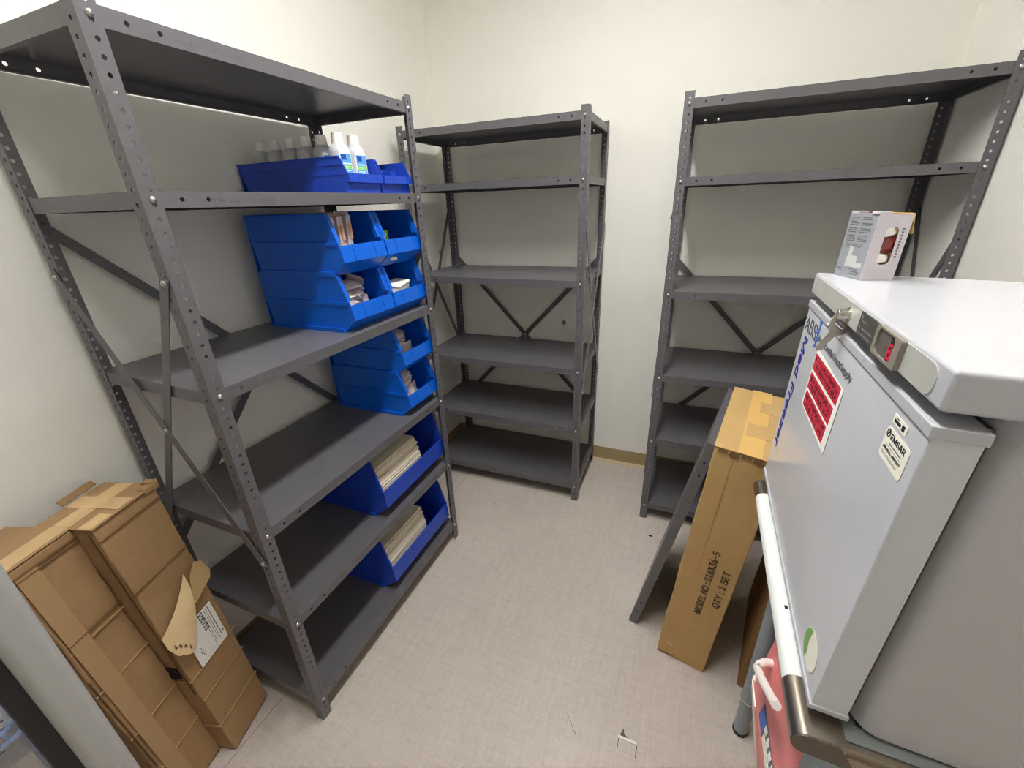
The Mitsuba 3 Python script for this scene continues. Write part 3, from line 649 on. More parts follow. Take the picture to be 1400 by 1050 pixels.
# ------------------------------------------------------------------ cart under the freezer
ct = thing('cart', 'white topped metal cart with rounded edge and grey tube legs under the freezer', 'cart')
th = 0.022; MT = basis((1.675, 0.449, 0), (math.cos(th), -math.sin(th), 0), (math.sin(th), math.cos(th), 0), (0, 0, 1))   # x back, y along the front edge
CW, CD, CT, CH = 0.60, 0.598, 0.905, 0.036
def bull(L): 
    p = Polygon([(0.06, 0)] + [(CH / 2 - CH / 2 * math.sin(a), CH / 2 - CH / 2 * math.cos(a)) for a in np.linspace(0, math.pi, 13)] + [(0.06, CH)])
    return ext(p, L)
def along(m, y): return tr(m, basis((0, y + 0.0, CT - CH), (1, 0, 0), (0, 0, 1), (0, 1, 0)))
def bull_at(y0, y1, grow=0.0):
    m = bull(y1 - y0); m = tr(m, basis((0, y1, CT - CH), (1, 0, 0), (0, 0, 1), (0, -1, 0)));
    if grow: c = np.array([0.03, (y0 + y1) / 2, CT - CH / 2]); m.vertices = (m.vertices - c) * [1 + grow / 0.03, 1, 1 + grow / (CH / 2)] + c
    return m
part(ct, 'edge_moulding', bull_at(0.075, CW - 0.045), 'm_cartwhite', MT, smooth=40)
part(ct, 'corner_cap', bull_at(-0.001, 0.082, 0.0009), 'm_brushed', MT, smooth=40, label='brushed metal corner cap')
part(ct, 'corner_cap', bull_at(CW - 0.055, CW + 0.001, 0.0009), 'm_brushed', MT, smooth=40, label='brushed metal corner cap')
part(ct, 'end_plate', tr(ext(Polygon([(0.075, 0)] + [(CH / 2 - CH / 2 * math.sin(a), CH / 2 - CH / 2 * math.cos(a)) for a in np.linspace(0, math.pi, 13)] + [(0.052, CH)]), 0.002), basis((0, -0.001, CT - CH), (1, 0, 0), (0, 0, 1), (0, -1, 0))), 'm_brusheddark', MT)
part(ct, 'top', bx(0.055, CD, 0.012, CW - 0.012, CT - CH + 0.002, CT - 0.001), 'm_carttop', MT)
part(ct, 'end_channel', cat_([bx(0.055, CD, -0.001, 0.012, CT - CH, CT - CH + 0.021), bx(0.055, CD, 0.003, 0.0125, CT - CH + 0.021, CT - 0.004), bx(0.055, CD, 0.001, 0.008, CT - 0.006, CT)]), 'm_brushed', MT)
part(ct, 'end_channel', cat_([bx(0.055, CD, CW - 0.012, CW + 0.001, CT - CH, CT)]), 'm_brushed', MT)
part(ct, 'apron', cat_([bx(0.07, 0.09, 0.08, CW - 0.08, CT - CH - 0.045, CT - CH), bx(CD - 0.09, CD - 0.07, 0.08, CW - 0.08, CT - CH - 0.045, CT - CH), bx(0.09, CD - 0.09, 0.07, 0.09, CT - CH - 0.045, CT - CH), bx(0.09, CD - 0.09, CW - 0.09, CW - 0.07, CT - CH - 0.045, CT - CH)]), 'm_legpaint', MT)
for (x, y) in ((0.078, 0.068), (0.108, CW - 0.055), (CD - 0.08, 0.068), (CD - 0.08, CW - 0.055)):
    L = part(ct, 'leg', moved(cyl(0.0225, CT - CH - 0.165, 24), x, y, 0.165), 'm_legpaint', MT, smooth=40)
    part(ct, 'leg_extension', moved(cyl(0.0205, 0.152, 24), x, y, 0.013), 'm_legpaint', MT, smooth=40)
    part(ct, 'leg_collar', moved(cyl(0.0235, 0.005, 24), x, y, 0.161), 'm_chrome', MT, smooth=40)
    part(ct, 'leg_foot', moved(lathe([(0, 0), (0.019, 0), (0.022, 0.003), (0.022, 0.014), (0, 0.014)], 24), x, y, 0.0), 'm_black', MT, smooth=40)
part(ct, 'chip', rbox(0.016, 0.021, 0.205, 0.213, CT - 0.0022, CT + 0.0002, 0.0005), 'm_black', MT)

# pink waste container under the cart
kp = thing('waste_bin', 'pink plastic waste container with a white curved handle, under the cart', 'waste bin')
def frustum(zt, zb, top, bot):
    v = []
    for z, (a, b, c, d) in ((zb, bot), (zt, top)): v += [(a, c, z), (b, c, z), (b, d, z), (a, d, z)]
    f = [(0, 2, 1), (0, 3, 2), (4, 5, 6), (4, 6, 7)]
    for i in range(4): j = (i + 1) % 4; f += [(i, j, j + 4), (i, j + 4, i + 4)]
    return trimesh.Trimesh(v, f, process=False)
def fru(z): # front x, back x, near y, far y of the body at height z
    x = 1.725 + 0.197 * (0.52 - z) if z <= 0.52 else 1.725 + 0.10 * (z - 0.52)
    return (x, 1.98, 0.535, 0.785 - 0.01 * max(0, z - 0.5))
part(kp, 'body', cat_([frustum(0.52, 0.0, fru(0.52), fru(0.0)), frustum(0.78, 0.52, fru(0.78), fru(0.52))]), 'm_pink', smooth=False)
a = fru(0.78); part(kp, 'rim', cat_([rbox(a[0] - 0.005, a[1] + 0.004, y - 0.004, y + 0.004, 0.775, 0.786, 0.003) for y in (a[2], a[3])] + [rbox(x - 0.005, x + 0.004, a[2], a[3], 0.775, 0.786, 0.003) for x in (a[0], a[1])]), 'm_offwhite')
part(kp, 'side_edge', tube([(fru(z)[0] + 0.004, fru(z)[3], z) for z in (0.535, 0.50, 0.30, 0.10, 0.004)], 0.0095, 8), 'm_offwhite', smooth=50, label='white side edge')
part(kp, 'corner_patch', ext(Polygon([(0, 0), (0.06, 0.012), (0.004, -0.09)]), 0.003) if False else tr(ext(Polygon([(0, 0), (0.055, -0.012), (0.012, -0.10)]), 0.003), basis((fru(0.52)[0] - 0.001, 0.787, 0.525), (0, -1, 0), (-0.193, 0, 0.981), (-0.981, 0, -0.193))), 'm_offwhite', label='white triangular corner')
hp = [(1.738, 0.752, 0.640), (1.722, 0.744, 0.646), (1.710, 0.733, 0.648), (1.707, 0.733, 0.638), (1.709, 0.709, 0.646), (1.710, 0.654, 0.683), (1.711, 0.605, 0.719)]
part(kp, 'handle', tube(hp, 0.0085, 10), 'm_offwhite', smooth=60, label='white curved plastic handle')
def on_pink(y0, y1, z0, z1, off):
    v = []
    for y, z in ((y0, z0), (y1, z0), (y1, z1), (y0, z1)): v.append((fru(z)[0] - off, y, z))
    v2 = [(x + off * 0.6, y, z) for x, y, z in v]
    f = [(0, 2, 1), (0, 3, 2), (4, 5, 6), (4, 6, 7)]
    for i in range(4): j = (i + 1) % 4; f += [(i, j, j + 4), (i, j + 4, i + 4)]
    m = trimesh.Trimesh(v + v2, f, process=False); trimesh.repair.fix_normals(m); return m
part(kp, 'label', on_pink(0.52, 0.704, 0.534, 0.574, 0.0012), 'm_inkgrey', label='narrow grey picture label')
part(kp, 'label_picture', on_pink(0.662, 0.700, 0.538, 0.570, 0.0020), 'm_logoblue')
part(kp, 'label_picture', on_pink(0.525, 0.655, 0.537, 0.552, 0.0020), 'm_stickercream')
for y in np.arange(0.527, 0.65, 0.024): part(kp, 'label_picture', on_pink(y, y + 0.015, 0.556, 0.571, 0.0020), 'm_paper')

# ------------------------------------------------------------------ freezer (local: x = depth b, y = along the front a, z)
TX, TY, TF = 0.0248, 0.0059, 0.0247
ex = np.array([math.cos(TF), -math.sin(TF), -TX]); ey = np.array([math.sin(TF), math.cos(TF), -TY]); ez = np.array([TX, TY, 1.0])
MF = basis(np.array([1.70, 0.4757, 0]) + ez * 0 + np.array([-1.15 * TX, -1.15 * TY, 0]), ex, ey, ez)
fz = thing('freezer', 'white laboratory countertop freezer with stickers on its door, standing on the cart', 'freezer')
AW = 0.60; Z0, Z1, L0, L1 = 0.9244, 1.3639, 1.3795, 1.421
FD = 0.553
def roundbody():
    p = rrect(0.053, 0.0, FD, AW, 0.030, 12)
    return moved(ext(p, 1.376 - 0.913), 0, 0, 0.913)
part(fz, 'body', roundbody(), 'm_bodywhite', MF, smooth=40)
part(fz, 'base_rail', bx(0.06, FD - 0.01, 0.01, AW - 0.01, 0.906, 0.915), 'm_black', MF)
part(fz, 'gasket', bx(0.040, 0.0545, 0.022, AW - 0.022, Z0 + 0.006, Z1 - 0.004), 'm_taupedark', MF, label='dark grey door gasket')
door = part(fz, 'door', rbox(0.0, 0.041, 0.0, AW, Z0 + 0.004, Z1 - 0.004, 0.002), 'm_doorwhite', MF)
part(door, 'end_cap', rbox(-0.0025, 0.043, -0.0022, AW + 0.0022, Z0, Z0 + 0.0085, 0.0012), 'm_white', MF, label='white bottom trim of the door')
part(door, 'end_cap', rbox(-0.0025, 0.043, -0.0022, AW + 0.0022, Z1 - 0.0135, Z1, 0.0012), 'm_white', MF, label='white top trim of the door')
part(door, 'groove', bx(-0.0006, 0.001, 0.001, AW - 0.001, Z1 - 0.0165, Z1 - 0.0135), 'm_panelgrey', MF)
lid = part(fz, 'lid', rbox(-0.004, FD + 0.008, -0.0035, AW + 0.004, L0, L1, 0.0042), 'm_white', MF, smooth=40)
part(fz, 'lid_gap', bx(0.040, FD - 0.02, 0.030, AW - 0.030, 1.37, L0 + 0.002), 'm_taupedark', MF)
# front-face placement: local (a measured from the near edge) reads from far to near, so text runs along -a
def FF(m, a, z, off=0.0005): return tr(m, basis((-off, a, z), (0, -1, 0), (0, 0, 1), (-1, 0, 0)))
ps = rrect(0, 0, 0.555, 0.0335, 0.0155, 10).union(sbox(0, 0, 0.3, 0.0335).intersection(rrect(0, 0, 0.5, 0.0335, 0.004)))
part(lid, 'control_panel', FF(ext(ps, 0.0014), 0.574, L0 + 0.0035, 0.0040), 'm_panelgrey', MF, label='grey control panel strip')
def FL(m, a, z, off=0.0056): return FF(m, a, z, off)
part(lid, 'display', FL(ext(rrect(0, 0, 0.082, 0.0325, 0.001), 0.0018), 0.259, L0 + 0.004), 'm_display', MF, label='black display panel with pale marks')
dl = [sbox(0.014, 0.0205, 0.03, 0.022), sbox(0.017, 0.011, 0.062, 0.0125), sbox(0.017, 0.0035, 0.060, 0.0048)] + [Point(0.009, z).buffer(0.0019, quad_segs=3) for z in (0.0115, 0.0045)] + [affinity.rotate(sbox(0.006, 0.0249, 0.013, 0.0257), q, origin=(0.0095, 0.0253)) for q in (0, 60, 120)]
part(lid, 'display_mark', FL(ext(unary_union(dl), 0.0003), 0.259, L0 + 0.004, 0.0074), 'm_inkgrey', MF)
bez = rrect(0, 0, 0.080, 0.036, 0.003).difference(rrect(0.009, 0.003, 0.064, 0.034, 0.008))
part(lid, 'thermostat_bezel', FL(ext(bez, 0.0055), 0.178, L0 + 0.0025), 'm_taupe', MF, label='raised taupe bezel around the thermostat')
part(lid, 'thermostat_dial', FL(ext(rrect(0.008, 0.002, 0.065, 0.035, 0.004), 0.0034), 0.178, L0 + 0.0025), 'm_taupedark', MF)
part(lid, 'thermostat_slot', FL(ext(rrect(0.049, 0.003, 0.064, 0.034, 0.002), 0.0006), 0.178, L0 + 0.0025, 0.0091), 'm_black', MF)
rd = unary_union([sbox(0.050, 0.006, 0.053, 0.024), sbox(0.058, 0.008, 0.061, 0.026), sbox(0.050, 0.0215, 0.061, 0.0245), sbox(0.050, 0.006, 0.061, 0.009), sbox(0.051, 0.014, 0.061, 0.017), sbox(0.0375, 0.0145, 0.039, 0.016)])
part(lid, 'thermostat_digit', FL(ext(rd, 0.0008), 0.178, L0 + 0.0025, 0.0098), 'm_dialred', MF, label='red thermostat digit')
part(lid, 'lock', tr(lathe([(0, 0.016), (0.0075, 0.016), (0.0085, 0.014), (0.0085, 0.003), (0.0115, 0.003), (0.0115, 0), (0, 0)], 24), basis((-0.0045, 0.317, 1.397), (0, 1, 0), (0, 0, 1), (-1, 0, 0))), 'm_chrome', MF, smooth=40, label='chrome barrel lock')
# lettering and stickers on the door
part(door, 'lettering', FF(text_fit('ABS', 0.100, 0.030, 0.0004), 0.585, 1.3045), 'm_inksoft', MF, label='black letters ABS')
part(door, 'logo_mark', FF(ext(unary_union([sbox(0, 0, 0.009, 0.050), sbox(-0.006, 0.046, 0.013, 0.052), sbox(-0.010, 0.008, -0.002, 0.012), sbox(-0.010, 0.024, -0.002, 0.028), sbox(-0.006, -0.002, 0.006, 0.003), sbox(0.010, 0.014, 0.020, 0.017)]), 0.0004), 0.478, 1.297), 'm_logoblue', MF, label='blue logo mark')
part(door, 'lettering', FF(text_fit('AmericanBioTechSupply', 0.226, 0.0115, 0.0004), 0.463, 1.313), 'm_inksoft', MF, label='black name AmericanBioTechSupply')
md = tr(downward(text_fit('Med Freezer', 0.270, 0.030, 0.0004, True)), at(0, 0, 0))
part(door, 'lettering', FF(tr(md, rot((0, 0, 1), -0.03)), 0.566, 1.294), 'm_inkblue', MF, label='dark blue words Med Freezer running down the door')
sa = part(door, 'sticker', FF(ext(rrect(0, 0, 0.037, 0.0115, 0.001), 0.0004), 0.078, 1.329), 'm_stickercream', MF, label='small white barcode sticker')
part(door, 'sticker_print', FF(ext(unary_union([sbox(0.004, 0.003, 0.022, 0.0065), sbox(0.025, 0.002, 0.032, 0.0085), sbox(0.006, 0.008, 0.016, 0.009)]), 0.0002), 0.078, 1.329, 0.001), 'm_ink', MF)
part(door, 'sticker', FF(ext(rrect(0, 0, 0.064, 0.0385, 0.006), 0.0004), 0.0825, 1.285), 'm_stickercream', MF, label='cream service sticker reading EMSAR')
part(door, 'sticker_print', FF(text_fit('EMSAR', 0.040, 0.0068, 0.0003, True), 0.067, 1.3125, 0.001), 'm_ink', MF, label='black name EMSAR')
ring = Point(0, 0).buffer(0.005, quad_segs=6).difference(Point(0, 0).buffer(0.0036, quad_segs=6)).union(Polygon([(-0.003, -0.003), (0.003, 0.001), (0.001, 0.004)]))
part(door, 'sticker_print', FF(ext(ring, 0.0003), 0.0745, 1.3165, 0.001), 'm_ink', MF, label='round black emblem')
part(door, 'sticker_print', FF(text_fit('APR 2026  APR 2027', 0.050, 0.0036, 0.0003, True), 0.0775, 1.2975, 0.001), 'm_ink', MF, label='dates APR 2026 APR 2027')
part(door, 'sticker_print', FF(ext(unary_union([sbox(0.0, 0.0, 0.046, 0.0006), sbox(0.002, -0.0022, 0.044, -0.0016), sbox(0.004, 0.0098, 0.05, 0.0104), sbox(0.012, 0.0130, 0.046, 0.0146)]), 0.0002), 0.0775, 1.2935, 0.001), 'm_inkgrey', MF)
lf = Point(0, 0).buffer(1, quad_segs=12); lf = affinity.scale(lf, 0.030, 0.0285)
part(door, 'sticker', FF(ext(lf, 0.0004), 0.054, 0.969), 'm_stickercream', MF, label='round cream and green leaf sticker')
gl = lf.buffer(-0.001).intersection(Polygon([(-0.04, -0.04), (-0.012, -0.04), (-0.006, -0.015), (-0.012, 0.004), (-0.010, 0.02), (-0.008, 0.04), (-0.04, 0.04)]))
part(door, 'sticker_print', FF(ext(gl, 0.0003), 0.054, 0.969, 0.001), 'm_logogreen', MF, label='green leaf shape')
# red notice taped to the door
ns = thing('notice_sign', 'white paper notice with three red text rows taped to the freezer door', 'sign')
part(ns, 'sheet', FF(ext(Polygon([(0, 0.0), (0.197, -0.004), (0.196, 0.108), (0.004, 0.116)]), 0.0004), 0.447, 1.186, 0.0008), 'm_paper', MF)
r = np.random.default_rng(21)
for (za, zb_, a0, a1) in ((1.263, 1.294, 0.441, 0.262), (1.2255, 1.2565, 0.439, 0.268), (1.1895, 1.2205, 0.436, 0.272)):
    part(ns, 'red_row', FF(ext(sbox(0, 0, a0 - a1, zb_ - za), 0.0003), a0, za, 0.0012), 'm_red', MF)
    words = []
    for row in range(2):
        x = 0.008 if row else 0.02
        while x < a0 - a1 - 0.014:
            w = 0.004 + 0.005 * r.random(); zz = 0.005 + 0.012 * row
            if r.random() > 0.12: words.append(sbox(x, zz, x + 0.0016, zz + 0.0095)); words.append(sbox(x, zz + r.choice([0.0, 0.004, 0.008]), x + w, zz + 0.0015 + r.choice([0.001, 0.004, 0.008])))
            x += w + 0.002
    part(ns, 'row_text', FF(ext(unary_union(words), 0.0002), a0, za, 0.0016), 'm_inkred', MF)
# key on the lock
kk = thing('key', 'flat metal key hanging on a wire ring from the freezer lock', 'key')
kp_ = unary_union([Polygon([(-0.016, 0.0), (-0.013, -0.012), (-0.006, -0.020), (-0.0045, -0.024), (-0.0045, -0.052), (0, -0.056), (0.0045, -0.051), (0.0045, -0.047), (0.003, -0.044), (0.0045, -0.040), (0.003, -0.036), (0.0045, -0.032), (0.0045, -0.024), (0.006, -0.020), (0.013, -0.012), (0.016, 0.0), (0.012, 0.004), (-0.012, 0.004)])]).buffer(0.001)
kp_ = kp_.difference(rrect(-0.009, -0.007, 0.009, 0.000, 0.003))
kd_ = 0.68 * right + 0.733 * up; kx_ = 0.733 * right - 0.68 * up
KP = (MF @ np.array([-0.019, 0.350, 1.3800, 1.0]))[:3] - 0.006 * kd_ + 0.021 * right - 0.003 * up
KP = KP + 0.030 * (CAM - KP) / np.linalg.norm(CAM - KP)
KM = basis(KP, kx_, kd_, -fwd)
part(kk, 'blade', ext(kp_, 0.0018), 'm_key', KM)
rp = [(0.0035 * math.cos(t) - 0.020, 0.336 + 0.007 * math.sin(t), 1.3785 + 0.0075 * math.cos(t)) for t in np.linspace(0, 2 * math.pi, 20)]
part(kk, 'ring', tube(rp, 0.0010, 6), 'm_chrome', MF, smooth=60)
rp = [(-0.018, 0.340, 1.3855), (-0.020, 0.336, 1.3915), (-0.020, 0.328, 1.3935), (-0.019, 0.319, 1.3945)]
part(kk, 'wire', tube(rp, 0.0009, 6), 'm_key', MF, smooth=60)

# ------------------------------------------------------------------ small carton on the freezer
km = thing('product_box', 'small open white and grey product carton on top of the freezer', 'box')
O = np.array([0.050, 0.518]); A_ = np.array([0.023, 0.586]); B_ = np.array([0.101, 0.550])
eL = (A_ - O); wL = np.linalg.norm(eL); eL /= wL; eR = np.array([-eL[1], eL[0]]) * (1 if np.cross(eL, B_ - O) > 0 else -1); wR = 0.060
eR = B_ - O; eR = eR - eL * (eR @ eL); eR /= np.linalg.norm(eR)
hX = 0.116
MX = MF @ basis((O[0], O[1], L1 + 0.0006), (eR[0], eR[1], 0), (eL[0], eL[1], 0), (0, 0, 1))   # x along the right face, y along the left (grey) face
t = 0.0012
win = rrect(0.020, 0.028, 0.043, 0.094, 0.009)
right_face = sbox(0, 0, wR, hX).difference(win)
if np.linalg.det(np.column_stack([[eR[0], eR[1], 0], [eL[0], eL[1], 0], [0, 0, 1]])) < 0: FLIP = True
else: FLIP = False
part(km, 'front_panel', tr(ext(right_face, t), basis((0, t, 0), (1, 0, 0), (0, 0, 1), (0, -1, 0))), 'm_boxwhite', MX)
part(km, 'side_panel', bx(0, t, t, wL, 0, hX), 'm_boxgrey', MX)
part(km, 'side_panel', bx(wR - t, wR, t, wL, 0, hX), 'm_boxgrey', MX)
part(km, 'back_panel', bx(t, wR - t, wL - t, wL, 0, hX), 'm_boxwhite', MX)
part(km, 'bottom_panel', bx(t, wR - t, t, wL - t, 0, t), 'm_boxyellow', MX)
part(km, 'lining', cat_([bx(t, 2 * t, t + 0.001, wL - t, 0.002, hX - 0.004), bx(wR - 2 * t, wR - t, t + 0.001, wL - t, 0.002, hX - 0.004)]), 'm_boxyellow', MX, label='yellow inside of the carton')
part(km, 'open_flap', tr(bx(0, 0.001, 0.004, wL - 0.004, -0.036, 0), basis((wR + 0.003, 0, hX + 0.001), (math.cos(0.2), 0, math.sin(0.2)), (0, 1, 0), (-math.sin(0.2), 0, math.cos(0.2)))), 'm_boxyellow', MX, label='yellow open top flap')
part(km, 'open_flap', bx(wR - 0.002, wR + 0.004, 0.004, wL - 0.004, hX, hX + 0.0012), 'm_boxyellow', MX)
part(km, 'torn_flap', cat_([rbox(-0.001, 0.016, wL - 0.022, wL - 0.002, hX - 0.001, hX + 0.004, 0.001), rbox(-0.002, 0.020, 0.0, 0.018, hX - 0.001, hX + 0.0045, 0.001)]), 'm_boxwhite', MX)
def LFACE(m, off=0.0003): return tr(m, basis((-off, wL, 0), (0, -1, 0), (0, 0, 1), (-1, 0, 0)))
lines = []
r = np.random.default_rng(2)
for col, (xa, xb) in enumerate(((0.006, 0.032), (0.036, 0.064))):
    for i, z in enumerate(np.arange(0.108, 0.066, -0.0032)):
        if i in (2, 5, 9): continue
        lines.append(sbox(xa, z, xa + (xb - xa) * (0.75 + 0.25 * r.random()), z + 0.0016))
part(km, 'fine_print', LFACE(ext(unary_union(lines), 0.0002)), 'm_inkgrey', MX)
part(km, 'fine_print', LFACE(ext(unary_union([sbox(0.008, 0.101, 0.022, 0.103), sbox(0.036, 0.0975, 0.062, 0.0995), sbox(0.040, 0.011, 0.064, 0.013), sbox(0.042, 0.007, 0.064, 0.009), sbox(0.038, 0.015, 0.060, 0.017), sbox(0.004, 0.012, 0.016, 0.016)]), 0.0002)), 'm_inkgrey', MX)
part(km, 'silhouette_print', LFACE(ext(unary_union([sbox(0.022, 0.020, 0.066, 0.029), sbox(0.022, 0.028, 0.050, 0.038), sbox(0.024, 0.036, 0.034, 0.058), sbox(0.034, 0.036, 0.048, 0.041)]), 0.0002)), 'm_inklight', MX)
part(km, 'script_print', LFACE(ext(unary_union([affinity.rotate(sbox(0.010 + 0.005 * i, 0.056, 0.0118 + 0.005 * i, 0.0635 - 0.002 * (i % 2)), -25) for i in range(9)]), 0.0002)), 'm_inkgrey', MX)
def RFACE(m, off=0.0002): return tr(m, basis((0, -off, 0), (1, 0, 0), (0, 0, 1), (0, -1, 0)))
part(km, 'lettering', RFACE(ext(unary_union([sbox(0.0475, 0.040 + 0.0054 * i, 0.0515, 0.0435 + 0.0054 * i) for i in range(10)]), 0.0002)), 'm_inkgrey', MX)
part(km, 'lettering', RFACE(ext(unary_union([sbox(0.010, 0.014, 0.056, 0.016), sbox(0.010, 0.018, 0.054, 0.020), sbox(0.008, 0.008, 0.056, 0.010)]), 0.0002)), 'm_inklight', MX)
for i in range(4):
    f_ = thing('foil_packet', ('crumpled silver foil packet in the open window of the small carton' if i != 2 else 'dark red wrapped packet in the open window of the small carton'), 'packet', 'foil packets in the small carton' if i != 2 else None)
    whole(f_, pillow(0.046, 0.030, 0.017, 40 + i), 'm_darkred' if i == 2 else 'm_foil', MX @ at(0.0315, 0.012 + 0.001 * (i % 2), 0.0135 + 0.0245 * (i + 0.0) if i < 3 else 0.087, rot((1, 0, 0), 1.35 + 0.1 * i) @ rot((0, 0, 1), 0.1 * (i - 1))), smooth=60)

# ------------------------------------------------------------------ glass-door fridge at the left
fr = thing('display_fridge', 'grey framed glass door fridge at the left edge, nearest the camera', 'fridge')
YR, YL, XB, XF = 0.122, -0.58, 0.05, 0.70
ZF0, ZF1 = 0.10, 1.86
part(fr, 'cabinet', cat_([bx(XB, XF - 0.05, YR - 0.03, YR - 0.004, ZF0, ZF1), bx(XB, XF - 0.05, YL + 0.004, YL + 0.03, ZF0, ZF1), bx(XB, XB + 0.03, YL + 0.03, YR - 0.03, ZF0, ZF1), bx(XB, XF - 0.05, YL + 0.004, YR - 0.004, ZF0 - 0.04, ZF0 + 0.02), bx(XB, XF - 0.05, YL + 0.004, YR - 0.004, ZF1 - 0.06, ZF1)]), 'm_fridgegrey')
part(fr, 'liner', cat_([bx(XB + 0.03, XF - 0.055, YR - 0.034, YR - 0.030, ZF0 + 0.02, ZF1 - 0.06), bx(XB + 0.03, XF - 0.055, YL + 0.03, YL + 0.034, ZF0 + 0.02, ZF1 - 0.06), bx(XB + 0.03, XB + 0.034, YL + 0.03, YR - 0.03, ZF0 + 0.02, ZF1 - 0.06)]), 'm_fridgeinside')
frame = sbox(YL, ZF0, YR, ZF1).buffer(0.0).difference(sbox(YL + 0.066, ZF0 + 0.07, YR - 0.066, ZF1 - 0.07))
dr_ = part(fr, 'door', cat_([rbox(XF - 0.046, XF, YR - 0.046, YR, ZF0, ZF1, 0.014), rbox(XF - 0.046, XF, YL, YL + 0.046, ZF0, ZF1, 0.014), rbox(XF - 0.046, XF - 0.002, YL + 0.03, YR - 0.03, ZF1 - 0.06, ZF1, 0.012), rbox(XF - 0.046, XF - 0.002, YL + 0.03, YR - 0.03, ZF0, ZF0 + 0.06, 0.012)]), 'm_fridgegrey', smooth=40, label='rounded grey door frame')
part(dr_, 'gasket', cat_([bx(XF - 0.04, XF - 0.012, YR - 0.0665, YR - 0.040, ZF0 + 0.05, ZF1 - 0.05), bx(XF - 0.04, XF - 0.012, YL + 0.040, YL + 0.0665, ZF0 + 0.05, ZF1 - 0.05)]), 'm_black', label='black inner edge of the door frame')
part(dr_, 'glass', bx(XF - 0.024, XF - 0.0235, YL + 0.05, YR - 0.05, ZF0 + 0.05, ZF1 - 0.05), 'm_glass')
part(fr, 'foot', cat_([moved(cyl(0.02, ZF0 - 0.04), x, y, 0) for x in (XB + 0.06, XF - 0.12) for y in (YL + 0.06, YR - 0.06)]), 'm_black')
zs_ = 0.792
part(fr, 'wire_shelf', cat_([tube([(0.17, YL + 0.05, zs_), (0.52, YL + 0.05, zs_), (0.53, YL + 0.06, zs_), (0.53, YR - 0.062, zs_), (0.52, YR - 0.050, zs_), (0.17, YR - 0.050, zs_)], 0.0045, 8)] + [tube([(0.17, y, zs_), (0.53, y, zs_)], 0.0022, 6) for y in np.arange(YL + 0.07, YR - 0.06, 0.028)] + [tube([(0.53, YL + 0.06, zs_ + 0.022), (0.53, YR - 0.07, zs_ + 0.022), (0.52, YR - 0.052, zs_ + 0.024), (0.40, YR - 0.050, zs_ + 0.024)], 0.004, 8)]), 'm_wireblue', smooth=50, label='pale blue coated wire shelf')
tb = thing('tub', 'white tub with blue lettering on the wire shelf in the fridge', 'tub')
part(tb, 'body', rbox(0.38, 0.505, -0.10, 0.070, zs_ + 0.005, zs_ + 0.085, 0.010), 'm_cap', smooth=40)
part(tb, 'lettering', tr(text_fit('CE', 0.055, 0.018, 0.0006, True), basis((0.5052, 0.004, zs_ + 0.022), (0, 1, 0), (0, 0, 1), (1, 0, 0))), 'm_labelnavy', label='dark blue letters')
fb = thing('carton', 'pale grey carton with fine print on the lower fridge shelf', 'box')
part(fb, 'carton', rbox(0.25, 0.48, -0.2, 0.064, 0.44, 0.70, 0.004), 'm_padpaper3')
part(fb, 'print', cat_([bx(0.30 + 0.022 * i, 0.303 + 0.022 * i, -0.02, 0.045, 0.7001, 0.7006) for i in range(7)]), 'm_inkgrey')
zq = 0.435
part(fr, 'wire_shelf', cat_([tube([(0.17, YL + 0.05, zq), (0.53, YL + 0.05, zq), (0.53, YR - 0.05, zq), (0.17, YR - 0.05, zq)], 0.0045, 8)] + [tube([(0.17, y, zq), (0.53, y, zq)], 0.0022, 6) for y in np.arange(YL + 0.07, YR - 0.06, 0.028)]), 'm_wireblue', smooth=50)
lt = part(fr, 'interior_lamp', bx(0.56, 0.575, YL + 0.06, YR - 0.06, ZF1 - 0.075, ZF1 - 0.065), 'm_cap', label='interior lamp strip')
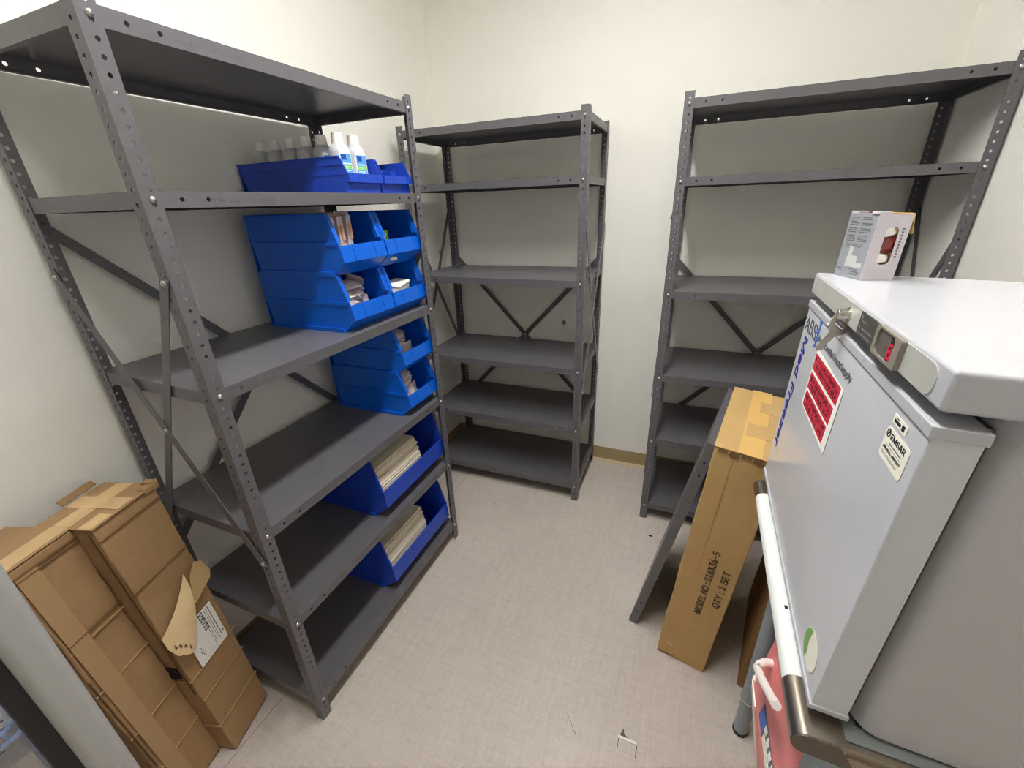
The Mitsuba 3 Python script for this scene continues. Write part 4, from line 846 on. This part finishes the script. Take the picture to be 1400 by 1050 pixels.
scene[lt]['emitter'] = {'type': 'area', 'radiance': rgb((5.0, 6.5, 10.0))}

# ------------------------------------------------------------------ small bits
def anchor(name, p, n, label):
    k = thing(name, label, 'wall anchor'); whole(k, lathe([(0, 0.012), (0.004, 0.011), (0.006, 0.006), (0.012, 0.0035), (0.013, 0), (0, 0)], 16), 'm_taupe', bolt_M(p, n), smooth=40)
anchor('wall_anchor', (0.813, Y1, 0.910), (0, -1, 0), 'small screw anchor in the back wall behind the brace of the corner shelving')
anchor('wall_anchor', (X0, 2.313, 1.312), (1, 0, 0), 'small screw anchor in the left wall beside the corner shelving')
sc = thing('plastic_scrap', 'small crumpled clear plastic scrap on the floor', 'litter')
part(sc, 'film', cat_([rbox(1.440, 1.492, 0.800, 0.835, 0.0, 0.0012, 0.0004)]), 'm_floor')
part(sc, 'fold', cat_([rbox(1.436, 1.496, 0.829, 0.838, 0.0005, 0.007, 0.002)]), 'm_paper', label='white folded edge')
part(sc, 'dark_edge', cat_([tr(ext(Polygon([(0, 0), (0.026, 0.002), (0.012, 0.010), (0.008, 0.026)]), 0.003), at(1.442, 0.838, 0.0)), bx(1.494, 1.4965, 0.795, 0.828, 0, 0.003), bx(1.4385, 1.4405, 0.803, 0.832, 0, 0.002)]), 'm_taupedark')
for (x, y, rr, lab) in ((1.447, 1.772, 0.010, 'tiny black crumb of debris on the floor before the back shelving'), (0.595, 1.736, 0.004, 'tiny dark speck on the floor before the corner shelving'), (1.21, 2.335, 0.005, 'tiny dark speck on the floor near the back baseboard')):
    k = thing('debris', lab, 'litter'); whole(k, tr(ext(Polygon([(-rr, 0), (-rr * 0.2, -rr * 0.4), (rr, -rr * 0.2), (rr * 0.5, rr * 0.5), (-rr * 0.3, rr * 0.3)]), 0.003), at(x, y, 0)), 'm_black')
k = thing('hair', 'thin dark hair lying on the floor', 'hair'); whole(k, tube([(1.268, 0.842, 0.0006), (1.283, 0.825, 0.0006), (1.300, 0.800, 0.0006), (1.312, 0.792, 0.0006)], 0.0005, 5), 'm_taupedark')
